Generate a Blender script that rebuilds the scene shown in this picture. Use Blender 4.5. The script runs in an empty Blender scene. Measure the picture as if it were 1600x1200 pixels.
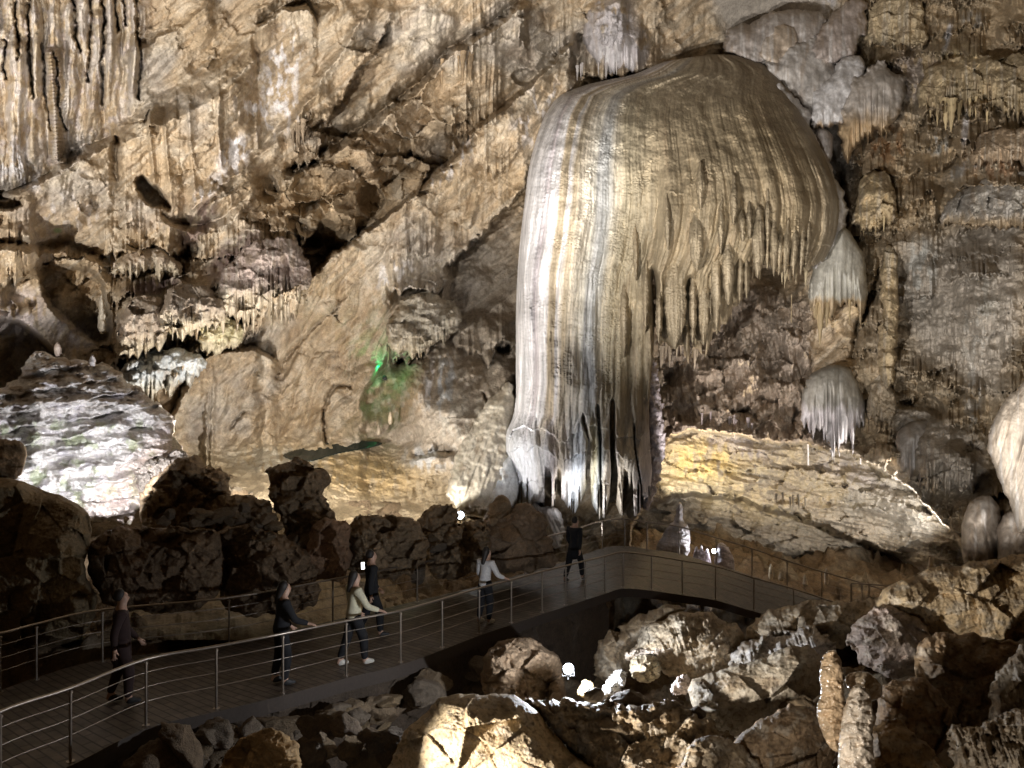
import bpy, bmesh, math, random
import numpy as np
from mathutils import Vector, Matrix
# ------------------------------------------------------------------ camera, world, lamps, exposure
F = 1160.0
sc = bpy.context.scene
COL = sc.collection
def P(px, py, Y):
    "a point of the place seen at pixel (px, py) of the photo, Y metres into the cave"
    return Vector(((px-800.0)/F*Y, Y, (600.0-py)/F*Y))
cam_d = bpy.data.cameras.new('camera'); cam = bpy.data.objects.new('camera', cam_d); COL.objects.link(cam)
cam.rotation_euler = (math.pi/2, 0, 0); cam_d.sensor_width = 36; cam_d.lens = F/1600*36; cam_d.clip_end = 500
sc.camera = cam
world = bpy.data.worlds.new('World'); sc.world = world; world.use_nodes = True
world.node_tree.nodes['Background'].inputs[0].default_value = (1.0, 0.62, 0.30, 1)
world.node_tree.nodes['Background'].inputs[1].default_value = 0.03
sc.view_settings.view_transform = 'Standard'; sc.view_settings.look = 'None'; sc.view_settings.exposure = 0; sc.view_settings.gamma = 1
sc.cycles.max_bounces = 4; sc.cycles.diffuse_bounces = 3; sc.cycles.glossy_bounces = 2
sc.cycles.use_denoising = True
WARM = (1, .80, .56); NEUT = (1, .955, .905); COOL = (.84, .90, 1); WHITE = (.95, .95, 1); PINK = (1, .93, .90)
def lamp(kind, name, p, w, col, r=.12, target=None, angle=90, blend=.6):
    d = bpy.data.lights.new(name, kind); o = bpy.data.objects.new(name, d); COL.objects.link(o)
    o.location = p; d.energy = w; d.color = col; d.shadow_soft_size = r
    if kind == 'SPOT':
        d.spot_size = math.radians(angle); d.spot_blend = blend
        v = Vector(target)-Vector(p); o.rotation_euler = v.to_track_quat('-Z', 'Y').to_euler()
    return o
# floodlights seen or inferred, mixed with unseen fill lamps added to brighten rock (kind, photo position + depth, watts, colour, aim)
LAMPS = [
 ('SPOT', (-1100, 900, 9), 22500, NEUT, .12, (20, -330, 30), 84),
 ('SPOT', (-900, 1000, 5.5), 18500, NEUT, .12, (640, -420, 33), 78),
 ('SPOT', (1030, 1330, 3.6), 6200, NEUT, .12, (1150, -330, 31), 68),
 ('SPOT', (-200, 1250, 4.5), 25000, NEUT, .15, (1500, -300, 29), 76),
 ('SPOT', (700, 790, 22.6), 700, WHITE, .12, (905, 430, 31), 100),
 ('SPOT', (395, 755, 24.5), 3400, NEUT, .12, (480, 400, 34), 150),
 ('SPOT', (640, 765, 25.0), 1200, NEUT, .12, (660, 600, 36), 150),
 ('SPOT', (190, 765, 17.7), 1350, WHITE, .06, (90, 640, 22), 110),
 ('SPOT', (1030, 788, 31.6), 2400, (1, .88, .62), .08, (1120, 690, 35), 84),
 ('POINT', (1117, 858, 29.3), 90, WHITE, .06, None, 0),
 ('SPOT', (1465, 850, 28.0), 2000, NEUT, .08, (1395, 760, 31), 100),
 ('SPOT', (1480, 905, 14.5), 2500, NEUT, .15, (1440, 330, 29), 80),
 ('SPOT', (1085, 790, 27.0), 1500, PINK, .08, (1150, 540, 33), 78),
 ('POINT', (898, 1036, 10.7), 470, COOL, .03, None, 0),
 ('SPOT', (500, 1700, 2.0), 70, NEUT, .3, (850, 1150, 9), 60),  # unseen fill, added to brighten the tan slab
 ('SPOT', (-100, 1560, 4.5), 4300, NEUT, .15, (1420, 950, 11.5), 33),  # unseen fill, added for the rocks at the lower right
 ('SPOT', (915, 850, 25.6), 480, WHITE, .1, (935, 690, 29.5), 84),  # added front light for the column base
 ('SPOT', (1120, 1420, 3.4), 170, NEUT, .06, (1330, 1130, 5.1), 60),  # added spot, unseen, for the twin stalagmites
]
for k, p, w, c, r, t, a in LAMPS:
    lamp(k, 'floodlight', P(*p), w, c, r, P(*t) if t else None, a, .35)  # the name covers the added fill lamps too

# ------------------------------------------------------------------ numpy noise
_rng = np.random.RandomState(7)
_perm = _rng.permutation(4096).astype(np.int64)
_ang = _rng.rand(4096)*2*np.pi
_gx, _gy = np.cos(_ang), np.sin(_ang)
_rv = _rng.rand(4096, 4)
def _hash(ix, iy, s): return _perm[(_perm[(ix+s*131) & 4095] + iy*7 + s*17) & 4095]
def perlin(x, y, s=0):
    x = np.asarray(x, float); y = np.asarray(y, float); x, y = np.broadcast_arrays(x, y)
    ix = np.floor(x).astype(np.int64); iy = np.floor(y).astype(np.int64); fx = x-ix; fy = y-iy
    u = fx*fx*fx*(fx*(fx*6-15)+10); v = fy*fy*fy*(fy*(fy*6-15)+10)
    def g(a, b, dx, dy):
        h = _hash(a, b, s); return _gx[h]*dx+_gy[h]*dy
    n00 = g(ix, iy, fx, fy); n10 = g(ix+1, iy, fx-1, fy); n01 = g(ix, iy+1, fx, fy-1); n11 = g(ix+1, iy+1, fx-1, fy-1)
    a = n00+u*(n10-n00); b = n01+u*(n11-n01)
    return (a+v*(b-a))*1.5
def fbm(x, y, o=4, s=0, g=.5):
    t = 0; a = 1; f = 1
    for k in range(o): t = t+a*perlin(x*f, y*f, s+k); a *= g; f *= 2.03
    return t
def ridged(x, y, o=4, s=0, g=.5):
    t = 0; a = 1; f = 1
    for k in range(o): t = t+a*(1-np.abs(perlin(x*f, y*f, s+k))*2); a *= g; f *= 2.03
    return t/2
def facets(x, y, s=0, tilt=1.0):
    "angular rock: every Voronoi cell is a tilted plane; returns height and edge distance"
    ix = np.floor(x).astype(np.int64); iy = np.floor(y).astype(np.int64)
    d1 = np.full(x.shape, 9.); d2 = d1.copy(); h1 = np.zeros(x.shape)
    for ax in (-1, 0, 1):
        for ay in (-1, 0, 1):
            h = _hash(ix+ax, iy+ay, s); r = _rv[h]
            dx = x-(ix+ax+r[..., 0]); dy = y-(iy+ay+r[..., 1]); d = np.sqrt(dx*dx+dy*dy)
            hh = (r[..., 2]-.5)+tilt*((r[..., 3]-.5)*2*dx+(r[..., 2]*7 % 1-.5)*2*dy)
            n = d < d1
            d2 = np.where(n, d1, np.minimum(d2, d)); h1 = np.where(n, hh, h1); d1 = np.where(n, d, d1)
    return h1, d2-d1
def sm(x, a, b):
    t = np.clip((x-a)/(b-a), 0, 1); return t*t*(3-2*t)
def flute(c, y, lam, s=0, stretch=10):
    "rounded vertical ribs parted by sharp grooves, 0 in the groove to about 1"
    w = perlin(c/(lam*6), y/(lam*14), s+50)*lam*.8
    return np.sqrt(np.abs(perlin((c+w)/lam, y/(lam*stretch), s))*1.6)
def flutes(c, y, lams=(44, 19, 8), s=0, stretch=10):
    t = 0; n = 0
    for k, l in enumerate(lams):
        a = l/lams[0]; t = t+a*flute(c, y, l, s+k, stretch); n += a
    return t/n
def polyline(pts, x):
    a = np.array(pts, float); return np.interp(x, a[:, 0], a[:, 1])
def teeth(x, lo, hi, seed, w=7, jitter=.6, shape=.8):
    "hanging tips along x: positive lengths in px"
    r = np.random.RandomState(seed); x = np.asarray(x, float); x0, x1 = x.min()-20, x.max()+20
    out = np.zeros_like(x); c = x0
    while c < x1:
        ww = w*(.5+r.rand()*jitter*2); L = lo+(hi-lo)*r.rand()**1.8
        m = np.abs(x-c) < ww
        out[m] = np.maximum(out[m], L*np.clip(1-np.abs(x[m]-c)/ww, 0, 1)**shape)
        c += ww*(.6+r.rand()*.9)
    return out
def sdpoly(X, Y, pts):
    "signed distance in px, positive inside"
    pts = np.array(pts, float); n = len(pts); d = np.full(X.shape, 1e9); ins = np.zeros(X.shape, bool)
    for i in range(n):
        x1, y1 = pts[i]; x2, y2 = pts[(i+1) % n]
        ex, ey = x2-x1, y2-y1; L = ex*ex+ey*ey+1e-9
        t = np.clip(((X-x1)*ex+(Y-y1)*ey)/L, 0, 1)
        d = np.minimum(d, (X-x1-t*ex)**2+(Y-y1-t*ey)**2)
        c = ((y1 > Y) != (y2 > Y)) & (X < (x2-x1)*(Y-y1)/(y2-y1+1e-12)+x1)
        ins ^= c
    d = np.sqrt(d); return np.where(ins, d, -d)
def smoothpoly(pts, k=2):
    a = [tuple(p) for p in pts]
    for _ in range(k):
        b = []
        for i in range(len(a)):
            p, q = a[i], a[(i+1) % len(a)]
            b += [(p[0]*.75+q[0]*.25, p[1]*.75+q[1]*.25), (p[0]*.25+q[0]*.75, p[1]*.25+q[1]*.75)]
        a = b
    return a

# ------------------------------------------------------------------ colours (albedo)
TAN = (.46, .355, .235); OCH = (.43, .315, .185); CRM = (.62, .54, .42); GRY = (.42, .38, .33); WHT = (.80, .77, .76)
BRN = (.25, .17, .105); LIL = (.50, .45, .46); DRK = (.13, .085, .05); PNK = (.46, .375, .30); GRN = (.30, .36, .16); BLU = (.50, .54, .57)
def mixc(C, col, m):
    m = np.clip(m, 0, 1)[..., None]; return C*(1-m)+np.array(col)*m

# ------------------------------------------------------------------ materials
def mat_rock(name, rough=.75, spec=.3, bump=.5, scale=1.0, streak=0.0, dist=.05, coat=0.0):
    m = bpy.data.materials.new(name); m.use_nodes = True; nt = m.node_tree; N = nt.nodes; Lk = nt.links
    b = N['Principled BSDF']; b.inputs['Specular IOR Level'].default_value = spec
    if coat: b.inputs['Coat Weight'].default_value = coat; b.inputs['Coat Roughness'].default_value = .15
    at = N.new('ShaderNodeAttribute'); at.attribute_name = 'Col'
    tc = N.new('ShaderNodeTexCoord'); mp = N.new('ShaderNodeMapping')
    mp.inputs['Scale'].default_value = (scale, scale, scale*(1-streak*.85)); Lk.new(tc.outputs['Object'], mp.inputs['Vector'])
    n1 = N.new('ShaderNodeTexNoise'); n1.inputs['Scale'].default_value = 3.2; n1.inputs['Detail'].default_value = 9; n1.inputs['Roughness'].default_value = .68
    n2 = N.new('ShaderNodeTexNoise'); n2.inputs['Scale'].default_value = 14; n2.inputs['Detail'].default_value = 5; n2.inputs['Roughness'].default_value = .7
    n3 = N.new('ShaderNodeTexVoronoi'); n3.inputs['Scale'].default_value = 9
    for n in (n1, n2, n3): Lk.new(mp.outputs[0], n.inputs['Vector'])
    r = N.new('ShaderNodeMapRange'); r.inputs['From Min'].default_value = .3; r.inputs['From Max'].default_value = .7; r.inputs['To Min'].default_value = .62; r.inputs['To Max'].default_value = 1.32
    Lk.new(n1.outputs[0], r.inputs['Value'])
    r2 = N.new('ShaderNodeMapRange'); r2.inputs['From Min'].default_value = .3; r2.inputs['From Max'].default_value = .7; r2.inputs['To Min'].default_value = .8; r2.inputs['To Max'].default_value = 1.18
    Lk.new(n2.outputs[0], r2.inputs['Value'])
    mu = N.new('ShaderNodeMath'); mu.operation = 'MULTIPLY'; Lk.new(r.outputs[0], mu.inputs[0]); Lk.new(r2.outputs[0], mu.inputs[1])
    vm = N.new('ShaderNodeVectorMath'); vm.operation = 'SCALE'; Lk.new(at.outputs['Color'], vm.inputs[0]); Lk.new(mu.outputs[0], vm.inputs['Scale'])
    Lk.new(vm.outputs[0], b.inputs['Base Color'])
    rr = N.new('ShaderNodeMapRange'); rr.inputs['To Min'].default_value = max(.12, rough-.2); rr.inputs['To Max'].default_value = min(1, rough+.2)
    Lk.new(n1.outputs[0], rr.inputs['Value']); Lk.new(rr.outputs[0], b.inputs['Roughness'])
    ad = N.new('ShaderNodeMath'); ad.operation = 'MULTIPLY_ADD'; ad.inputs[1].default_value = .45; Lk.new(n2.outputs[0], ad.inputs[0]); Lk.new(n1.outputs[0], ad.inputs[2])
    a2 = N.new('ShaderNodeMath'); a2.operation = 'MULTIPLY_ADD'; a2.inputs[1].default_value = .3; Lk.new(n3.outputs['Distance'], a2.inputs[0]); Lk.new(ad.outputs[0], a2.inputs[2])
    bp = N.new('ShaderNodeBump'); bp.inputs['Strength'].default_value = bump; bp.inputs['Distance'].default_value = dist*4
    Lk.new(a2.outputs[0], bp.inputs['Height']); Lk.new(bp.outputs[0], b.inputs['Normal'])
    return m
M_WALL = mat_rock('cave_rock', .7, .35, .42, 1.0, 0, .05)
M_FLOW = mat_rock('flowstone', .6, .35, .32, 1.5, 1.1, .03)
M_SMOOTH = mat_rock('smooth_calcite', .45, .5, .2, .8, .4, .03)
M_ROCK = mat_rock('boulder_rock', .75, .3, .6, 1.6, 0, .03)
M_FORE = mat_rock('foreground_rock', .62, .35, .6, 2.0, 0, .022)
M_WET = mat_rock('wet_calcite', .22, .6, .22, 2.2, .3, .01, .7)
def mat_plain(name, col, rough=.5, metal=0, emit=0, ecol=None):
    m = bpy.data.materials.new(name); m.use_nodes = True; b = m.node_tree.nodes['Principled BSDF']
    N = m.node_tree.nodes; Lk = m.node_tree.links
    tc = N.new('ShaderNodeTexCoord'); n = N.new('ShaderNodeTexNoise'); n.inputs['Scale'].default_value = 25; n.inputs['Detail'].default_value = 4
    Lk.new(tc.outputs['Object'], n.inputs['Vector'])
    r = N.new('ShaderNodeMapRange'); r.inputs['To Min'].default_value = .7; r.inputs['To Max'].default_value = 1.3; Lk.new(n.outputs[0], r.inputs['Value'])
    vm = N.new('ShaderNodeVectorMath'); vm.operation = 'SCALE'; vm.inputs[0].default_value = col; Lk.new(r.outputs[0], vm.inputs['Scale'])
    Lk.new(vm.outputs[0], b.inputs['Base Color'])
    b.inputs['Roughness'].default_value = rough; b.inputs['Metallic'].default_value = metal
    if emit:
        b.inputs['Emission Color'].default_value = (*(ecol or col), 1); b.inputs['Emission Strength'].default_value = emit
    return m
M_STEEL = mat_plain('brushed_steel', (.36, .31, .26), .4, .9)
M_LAMP = mat_plain('lamp_lens', (.9, .93, 1), .3, 0, 60, (.85, .92, 1))
M_HOUS = mat_plain('lamp_housing', (.03, .03, .03), .5)
M_GRNL = mat_plain('green_lens', (.1, .9, .4), .3, 0, 6, (.0, 1, .35))

# ------------------------------------------------------------------ mesh helpers
def tag(o, label, cat, group=None):
    o['label'] = label; o['category'] = cat
    if group: o['group'] = group
    return o
def empty(name, loc, label, cat, group=None):
    o = bpy.data.objects.new(name, None); COL.objects.link(o); o.location = loc
    return tag(o, label, cat, group)
def link_mesh(name, me, mat, parent=None):
    o = bpy.data.objects.new(name, me); COL.objects.link(o); me.materials.append(mat)
    if parent is not None:
        o.parent = parent; o.matrix_parent_inverse = Matrix.Translation(-parent.location) if not parent.parent else Matrix.Identity(4)
    return o
def np_mesh(name, V, Q, C=None):
    me = bpy.data.meshes.new(name); nq = len(Q)
    me.vertices.add(len(V)); me.vertices.foreach_set('co', np.ascontiguousarray(V, np.float32).ravel())
    me.loops.add(nq*4); me.loops.foreach_set('vertex_index', np.ascontiguousarray(Q, np.int32).ravel())
    me.polygons.add(nq); me.polygons.foreach_set('loop_start', np.arange(0, nq*4, 4, dtype=np.int32))
    me.polygons.foreach_set('use_smooth', np.ones(nq, bool)); me.update(calc_edges=True)
    if C is not None:
        a = me.color_attributes.new('Col', 'FLOAT_COLOR', 'POINT')
        c = np.ones((len(V), 4), np.float32); c[:, :3] = np.clip(C, 0, 1); a.data.foreach_set('color', c.ravel())
    return me
def rays(PX, PY, D): return np.stack([(PX-800)/F*D, D, (600-PY)/F*D], -1)
def grid_quads(keep, flip=False):
    ny, nx = keep.shape; idx = np.full(keep.size, -1); idx[keep.ravel()] = np.arange(keep.sum()); idx = idx.reshape(ny, nx)
    a, b, c, d = idx[:-1, :-1], idx[:-1, 1:], idx[1:, 1:], idx[1:, :-1]
    ok = (a >= 0) & (b >= 0) & (c >= 0) & (d >= 0)
    q = np.stack([a[ok], d[ok], c[ok], b[ok]] if not flip else [a[ok], b[ok], c[ok], d[ok]], -1)
    return q
LAST = []
def piece(name, poly, depth, mat, col, T=1.0, R=None, back=2.0, step=1.5, rough=0, rscale=30, seed=0, cut=None,
          shape=None, paint=None, parent=None, closed=False, smooth=2, prof=.5):
    """a mass of rock grown from an outline: its front swells by T metres over R px from the edge, its rim runs
    back into the wall (or round the back when closed). cut/shape/paint are functions of the pixel grid."""
    if smooth: poly = smoothpoly(poly, smooth)
    a = np.array(poly, float); m = 4*step+rough
    xs = np.arange(a[:, 0].min()-m, a[:, 0].max()+m, step); ys = np.arange(a[:, 1].min()-m, a[:, 1].max()+m, step)
    X, Y = np.meshgrid(xs, ys)
    s = sdpoly(X, Y, poly)
    if rough: s = s+rough*fbm(X/rscale, Y/rscale, 4, seed+3)
    if cut: s = np.minimum(s, cut(X, Y))
    gy, gx = np.gradient(s, step); gl = np.sqrt(gx*gx+gy*gy)+1e-6
    keep = s > -1.6*step
    sn = s/np.clip(gl, .5, 40); keep = sn > -1.6*step
    out = np.where(sn < 0, -sn, 0)
    X = X+gx/gl*np.minimum(out, 2*step); Y = Y+gy/gl*np.minimum(out, 2*step)
    si = np.maximum(s, 0)
    Rm = R or max(s.max(), 1)
    p = np.clip(si/Rm, 0, 1); p = (1-(1-p)**2)**prof
    D0 = depth(X, Y) if callable(depth) else np.full(X.shape, float(depth))
    h = shape(X, Y, s) if shape else 0
    fade = np.clip(si/(3*step), 0, 1)
    D = D0-T*p-h*fade
    if not closed: D = np.where(s <= 0, D0+back, D)
    C = np.ones(X.shape+(3,))*np.array(col)
    C = C*(1+.22*fbm(X/60, Y/60, 4, seed+11))[..., None]
    if paint: C = paint(C, X, Y, s)
    V = rays(X, Y, D)[keep]; Q = grid_quads(keep); CC = C[keep]
    if closed:
        Db = D0+T*p*.9+ (h*.5*fade if shape is not None else 0)
        V2 = rays(X, Y, Db)[keep]; Q2 = grid_quads(keep, True)+len(V)
        V = np.concatenate([V, V2]); Q = np.concatenate([Q, Q2]); CC = np.concatenate([CC, CC])
    me = np_mesh(name, V, Q, CC); LAST[:] = [xs, ys, D, keep]
    return link_mesh(name, me, mat, parent)
def struct(o): o['kind'] = 'structure'; return o
# ------------------------------------------------------------------ the great wall of the chamber (one relief, floor flows included)
def tps(ctrl):
    a = np.array(ctrl, float); p = a[:, :2]/400.; z = a[:, 2]; n = len(a)
    def k(r2): return .5*r2*np.log(r2+1e-12)
    K = k(((p[:, None]-p[None])**2).sum(-1))+np.eye(n)*.02
    A = np.zeros((n+3, n+3)); A[:n, :n] = K; A[:n, n] = 1; A[:n, n+1:] = p; A[n, :n] = 1; A[n+1:, :n] = p.T
    w = np.linalg.solve(A, np.concatenate([z, np.zeros(3)]))
    def f(X, Y):
        x = X/400.; y = Y/400.; r = w[n]+w[n+1]*x+w[n+2]*y
        for i in range(n): r = r+w[i]*k((x-p[i, 0])**2+(y-p[i, 1])**2)
        return r
    return f
CTRL = [(-250,-150,22),(0,0,27),(400,0,30),(800,0,34),(1000,0,37),(1200,0,39),(1400,0,36),(1600,0,29),(1850,-150,22),(800,-200,30),(1200,-200,34),
 (-250,300,22),(0,300,28.5),(200,300,31),(400,300,33),(700,300,36),(850,300,37),(1050,300,38),(1250,300,38),(1350,300,35.5),(1450,300,33),(1600,300,27),(1850,300,20),
 (-250,500,22),(0,500,29),(200,500,32),(400,500,35),(600,500,37.5),(750,500,38),(900,500,37),(1050,500,36),(1200,500,35),(1350,500,34),(1450,500,31),(1600,500,26),(1850,500,19),
 (-250,650,22),(0,650,30),(300,660,34.5),(500,650,36),(700,640,36),(800,660,34),(1000,650,35),(1200,650,34),(1350,650,32.5),(1450,650,30),(1600,650,24),(1850,650,18),
 (-250,800,20),(0,780,26),(200,760,31),(340,700,34),(450,690,35.5),(600,690,35.5),(440,760,29.5),(600,760,30.5),(700,740,32.5),(780,770,31.5),(900,830,32),
 (1050,800,33),(1200,800,32.5),(1350,800,31),(1480,800,27.5),(1600,800,22),(1850,800,17),
 (0,900,20),(300,850,24),(600,850,26),(900,900,29),(1200,900,29),(1450,900,24),(1600,900,19),(0,1000,16),(600,1000,19),(1200,1000,22),(1600,1000,14),(1850,1000,12)]
xs = np.concatenate([np.linspace(-250, -8, 50), np.arange(0, 1601, 1.35), np.linspace(1610, 1850, 50)])
ys = np.concatenate([np.linspace(-200, -6, 36), np.arange(0, 905, 1.35), np.linspace(912, 1000, 14)])
WX, WY = np.meshgrid(xs, ys)
cx = np.linspace(-250, 1850, 120); cy = np.linspace(-200, 1000, 80); CXg, CYg = np.meshgrid(cx, cy)
Dc = tps(CTRL)(CXg, CYg)
def bil(X, Y):
    u = (X+250)/2100*119; v = (Y+200)/1200*79
    i = np.clip(np.floor(u).astype(int), 0, 118); j = np.clip(np.floor(v).astype(int), 0, 78); fu = u-i; fv = v-j
    return (Dc[j, i]*(1-fu)+Dc[j, i+1]*fu)*(1-fv)+(Dc[j+1, i]*(1-fu)+Dc[j+1, i+1]*fu)*fv
def wall_base(X, Y): return bil(np.clip(X, -250, 1850), np.clip(Y, -200, 1000))
D = wall_base(WX, WY)
# domain warp, so that authored lines wander like rock
UX = WX+5*fbm(WX/45, WY/45, 4, 21)+2*fbm(WX/9, WY/9, 2, 25); UY = WY+5*fbm(WX/45, WY/45, 4, 31)+2*fbm(WX/9, WY/9, 2, 35)
def window(X, x0, x1, t): return sm(X, x0, x0+t)*(1-sm(X, x1-t, x1))
ITER = [0]; KR = 1.6
def sub(x0, x1, y0, y1):
    i0, i1 = np.searchsorted(xs, [x0-15, x1+15]); j0, j1 = np.searchsorted(ys, [y0-15, y1+15])
    return slice(j0, j1), slice(i0, i1)
def shelf(top, bot, h, L, tt=None, g=0, G=25, tap=18, fl=0):
    "an upward-facing shelf between two lines: the rock steps out by h below it, a crevice g deep may run above it"
    h = h*KR; g = g*KR; ITER[0] += 1; x0, x1 = top[0][0], top[-1][0]
    yy = [p[1] for p in top+bot]; sl = sub(x0, x1, min(yy)-3*G, max(yy)+3.2*L); X, Y = UX[sl], UY[sl]
    xr = WX[sl][0]
    te = teeth(xr, *tt[:2], seed=ITER[0], w=tt[2]) if tt else 0*xr
    lt = polyline(top, X); lb = polyline(bot, X)+te[None]*1.0
    slope = (top[-1][1]-top[0][1])/(x1-x0+1e-6); cs = 1/math.sqrt(1+slope*slope)
    w = window(X, x0, x1, tap)
    r = np.clip((Y-lt)/np.maximum(lb-lt, 3), 0, 1)
    below = np.exp(-np.clip(Y-lb, 0, 1e4)*cs/L)
    d = -h*r**1.3*np.where(Y > lb, below, 1)
    if fl: d = d-fl*flutes(WX[sl], WY[sl], (16, 7), ITER[0], 12)*np.where(Y > lb, below, 0)
    if g: d = d+g*np.where(Y < lt, np.exp(-np.clip(lt-Y, 0, 1e4)*cs/G), 1-r)
    D[sl] += d*w
def under(line, h, L, tt=None, rec=1.5, LR=30, tap=18, fl=.1, lam=(16, 7)):
    "an overhang whose lower edge follows line: rock above stands out by h, rock below falls back by rec; tips hang along it"
    h = h*KR; rec = rec*KR; fl = fl*2.2; ITER[0] += 1; x0, x1 = line[0][0], line[-1][0]; yy = [p[1] for p in line]
    sl = sub(x0, x1, min(yy)-3.2*L, max(yy)+3.2*LR+30); X, Y = UX[sl], UY[sl]; xr = WX[sl][0]
    te = teeth(xr, *tt[:2], seed=ITER[0]+900, w=tt[2]) if tt else 0*xr
    l0 = polyline(line, X); l = l0+te[None]
    slope = (line[-1][1]-line[0][1])/(x1-x0+1e-6); cs = 1/math.sqrt(1+slope*slope)
    w = window(X, x0, x1, tap); e = 2.2
    up = np.exp(-np.clip(l0-Y, 0, 1e4)*cs/L); dn = np.exp(-np.clip(Y-l0, 0, 1e4)*cs/LR)
    k = sm(Y-l, -e, e)
    d = -h*up*(1-k)+rec*dn*k
    if fl:
        tn = te/(te.max()+1e-6) if tt else 0
        d = d-fl*(flutes(WX[sl], WY[sl], lam, ITER[0], 12)+.8*(tn[None] if tt else 0))*up*(1-k)
    D[sl] += d*w
def blob(cx_, cy_, rx, ry, rot, h, pw=1.0):
    h = h*1.35; R = max(rx, ry)*2.4; sl = sub(cx_-R, cx_+R, cy_-R, cy_+R); X, Y = UX[sl]-cx_, UY[sl]-cy_
    c, s_ = math.cos(math.radians(rot)), math.sin(math.radians(rot)); u = (X*c+Y*s_)/rx; v = (-X*s_+Y*c)/ry
    D[sl] -= h*np.exp(-(u*u+v*v)**pw)
def hole(poly, h, e=4, warp=1):
    a = np.array(poly, float); sl = sub(a[:, 0].min()-40, a[:, 0].max()+40, a[:, 1].min()-40, a[:, 1].max()+40)
    X = UX[sl] if warp else WX[sl]; Y = UY[sl] if warp else WY[sl]
    D[sl] += h*sm(sdpoly(X, Y, smoothpoly(poly, 1)), -e, e)
def mask(poly, soft=25):
    a = np.array(poly, float); m = np.zeros(WX.shape); sl = sub(a[:, 0].min()-soft, a[:, 0].max()+soft, a[:, 1].min()-soft, a[:, 1].max()+soft)
    m[sl] = sm(sdpoly(UX[sl], UY[sl], poly), -soft, soft); return m
def crack(line, h=.5, w=2.2):
    "thin crack; line may run in any direction"
    a = np.array(line, float); sl = sub(a[:, 0].min()-10, a[:, 0].max()+10, a[:, 1].min()-10, a[:, 1].max()+10); X, Y = UX[sl], UY[sl]
    d = np.full(X.shape, 1e9)
    for i in range(len(a)-1):
        ex, ey = a[i+1]-a[i]; t = np.clip(((X-a[i, 0])*ex+(Y-a[i, 1])*ey)/(ex*ex+ey*ey), 0, 1)
        d = np.minimum(d, np.hypot(X-a[i, 0]-t*ex, Y-a[i, 1]-t*ey))
    D[sl] += h*np.exp(-(d/w)**2)

# ---- texture zones
Z_LEFTTOP = mask([(-300,-250),(225,-250),(225,120),(180,210),(40,290),(-300,300)], 20)
Z_BLOCK = mask([(420,260),(520,215),(600,180),(690,120),(735,170),(740,210),(680,270),(600,330),(520,395),(430,430),(370,380)], 18)
Z_DIAG = mask([(540,395),(680,290),(830,140),(905,60),(1000,60),(1000,130),(870,160),(840,230),(800,300),(700,400),(640,470),(600,590),(500,690),(330,700),(300,600),(420,490)], 20)
Z_MID = mask([(600,600),(620,470),(700,430),(800,330),(830,500),(830,800),(600,800),(560,650)], 30)
Z_FLOOR = mask([(320,700),(440,690),(600,690),(700,740),(800,800),(880,900),(880,1100),(-300,1100),(-300,800),(200,780)], 22)
Z_RIGHT = mask([(1310,-250),(1900,-250),(1900,1100),(1500,900),(1420,740),(1340,690),(1320,400)], 20)
Z_GREYTOP = mask([(1100,-20),(1300,-20),(1340,100),(1420,140),(1400,190),(1340,210),(1330,300),(1300,300),(1250,140),(1150,90)], 15)
Z_GREYR = mask([(1400,380),(1600,330),(1600,520),(1560,620),(1440,560),(1400,470)], 25)
Z_RUG = mask([(1030,480),(1180,450),(1270,470),(1270,660),(1330,700),(1200,695),(1040,680)], 10)
Z_LOW = mask([(1395,640),(1440,640),(1540,690),(1545,770),(1480,770),(1400,700)], 14)
ARCH = [(985,830),(1012,780),(1022,735),(1040,690),(1070,670),(1120,676),(1180,688),(1240,692),(1290,700),(1335,712),(1380,735),(1420,765),(1460,800),(1500,838),(1512,890),(1520,940),(1300,970),(1000,930)]
Z_ARCH = np.zeros(WX.shape); sl = sub(960, 1540, 640, 990); s_arch = sdpoly(UX[sl], UY[sl], ARCH); Z_ARCH[sl] = sm(s_arch, -3, 3)
rest = np.clip(1-Z_BLOCK-Z_ARCH-Z_GREYTOP-Z_FLOOR, 0, 1)
# ---- general relief
skew = WX+.55*WY
D -= 1.1*fbm(WX/260, WY/260, 3, 1)*(1-Z_FLOOR*.7)
diagc = (WX*.64+WY*.77)          # across the bedding, which climbs to the right
diagl = (WX*.77-WY*.64)
warp = 14*fbm(WX/120, WY/120, 3, 5)
D -= (.24*ridged((diagc+warp)/46, diagl/260, 4, 60)+.12*fbm((diagc+warp)/14, diagl/90, 3, 66))*rest*(1-Z_RIGHT)*(1-Z_LEFTTOP*.8)
SLAB = np.clip(mask([(545,400),(700,280),(850,140),(900,110),(900,170),(835,250),(740,360),(660,430),(600,440)],14)+mask([(225,-20),(470,-20),(395,30),(250,130),(190,180)],14)+mask([(270,700),(300,580),(400,500),(560,420),(640,440),(600,560),(540,680)],20), 0, 1)
rest = rest*(1-.55*SLAB)
D -= .30*fbm(WX/55, WY/55, 4, 70, .45)*rest*(1-.6*Z_MID-.5*Z_GREYR)
D -= .03*fbm(WX/7, WY/7, 3, 75, .6)*(rest+Z_BLOCK)*.8
f1 = flutes(WX+6*fbm(WX/60, WY/60, 2, 77), WY, (48, 20, 9), 80, 26)
mott = sm(fbm(WX/110, WY/70, 3, 84), -.15, .45)
D -= (1.15*Z_LEFTTOP+.6*mott*rest*(1-Z_LEFTTOP)*(1-.5*Z_MID))*f1
fh, fe = facets(UX/62, UY/50, 90, 1.6); fh2, fe2 = facets(UX/24, UY/20, 91, 1.4)
D -= (2.0*fh+.6*fh2)*Z_BLOCK
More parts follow.
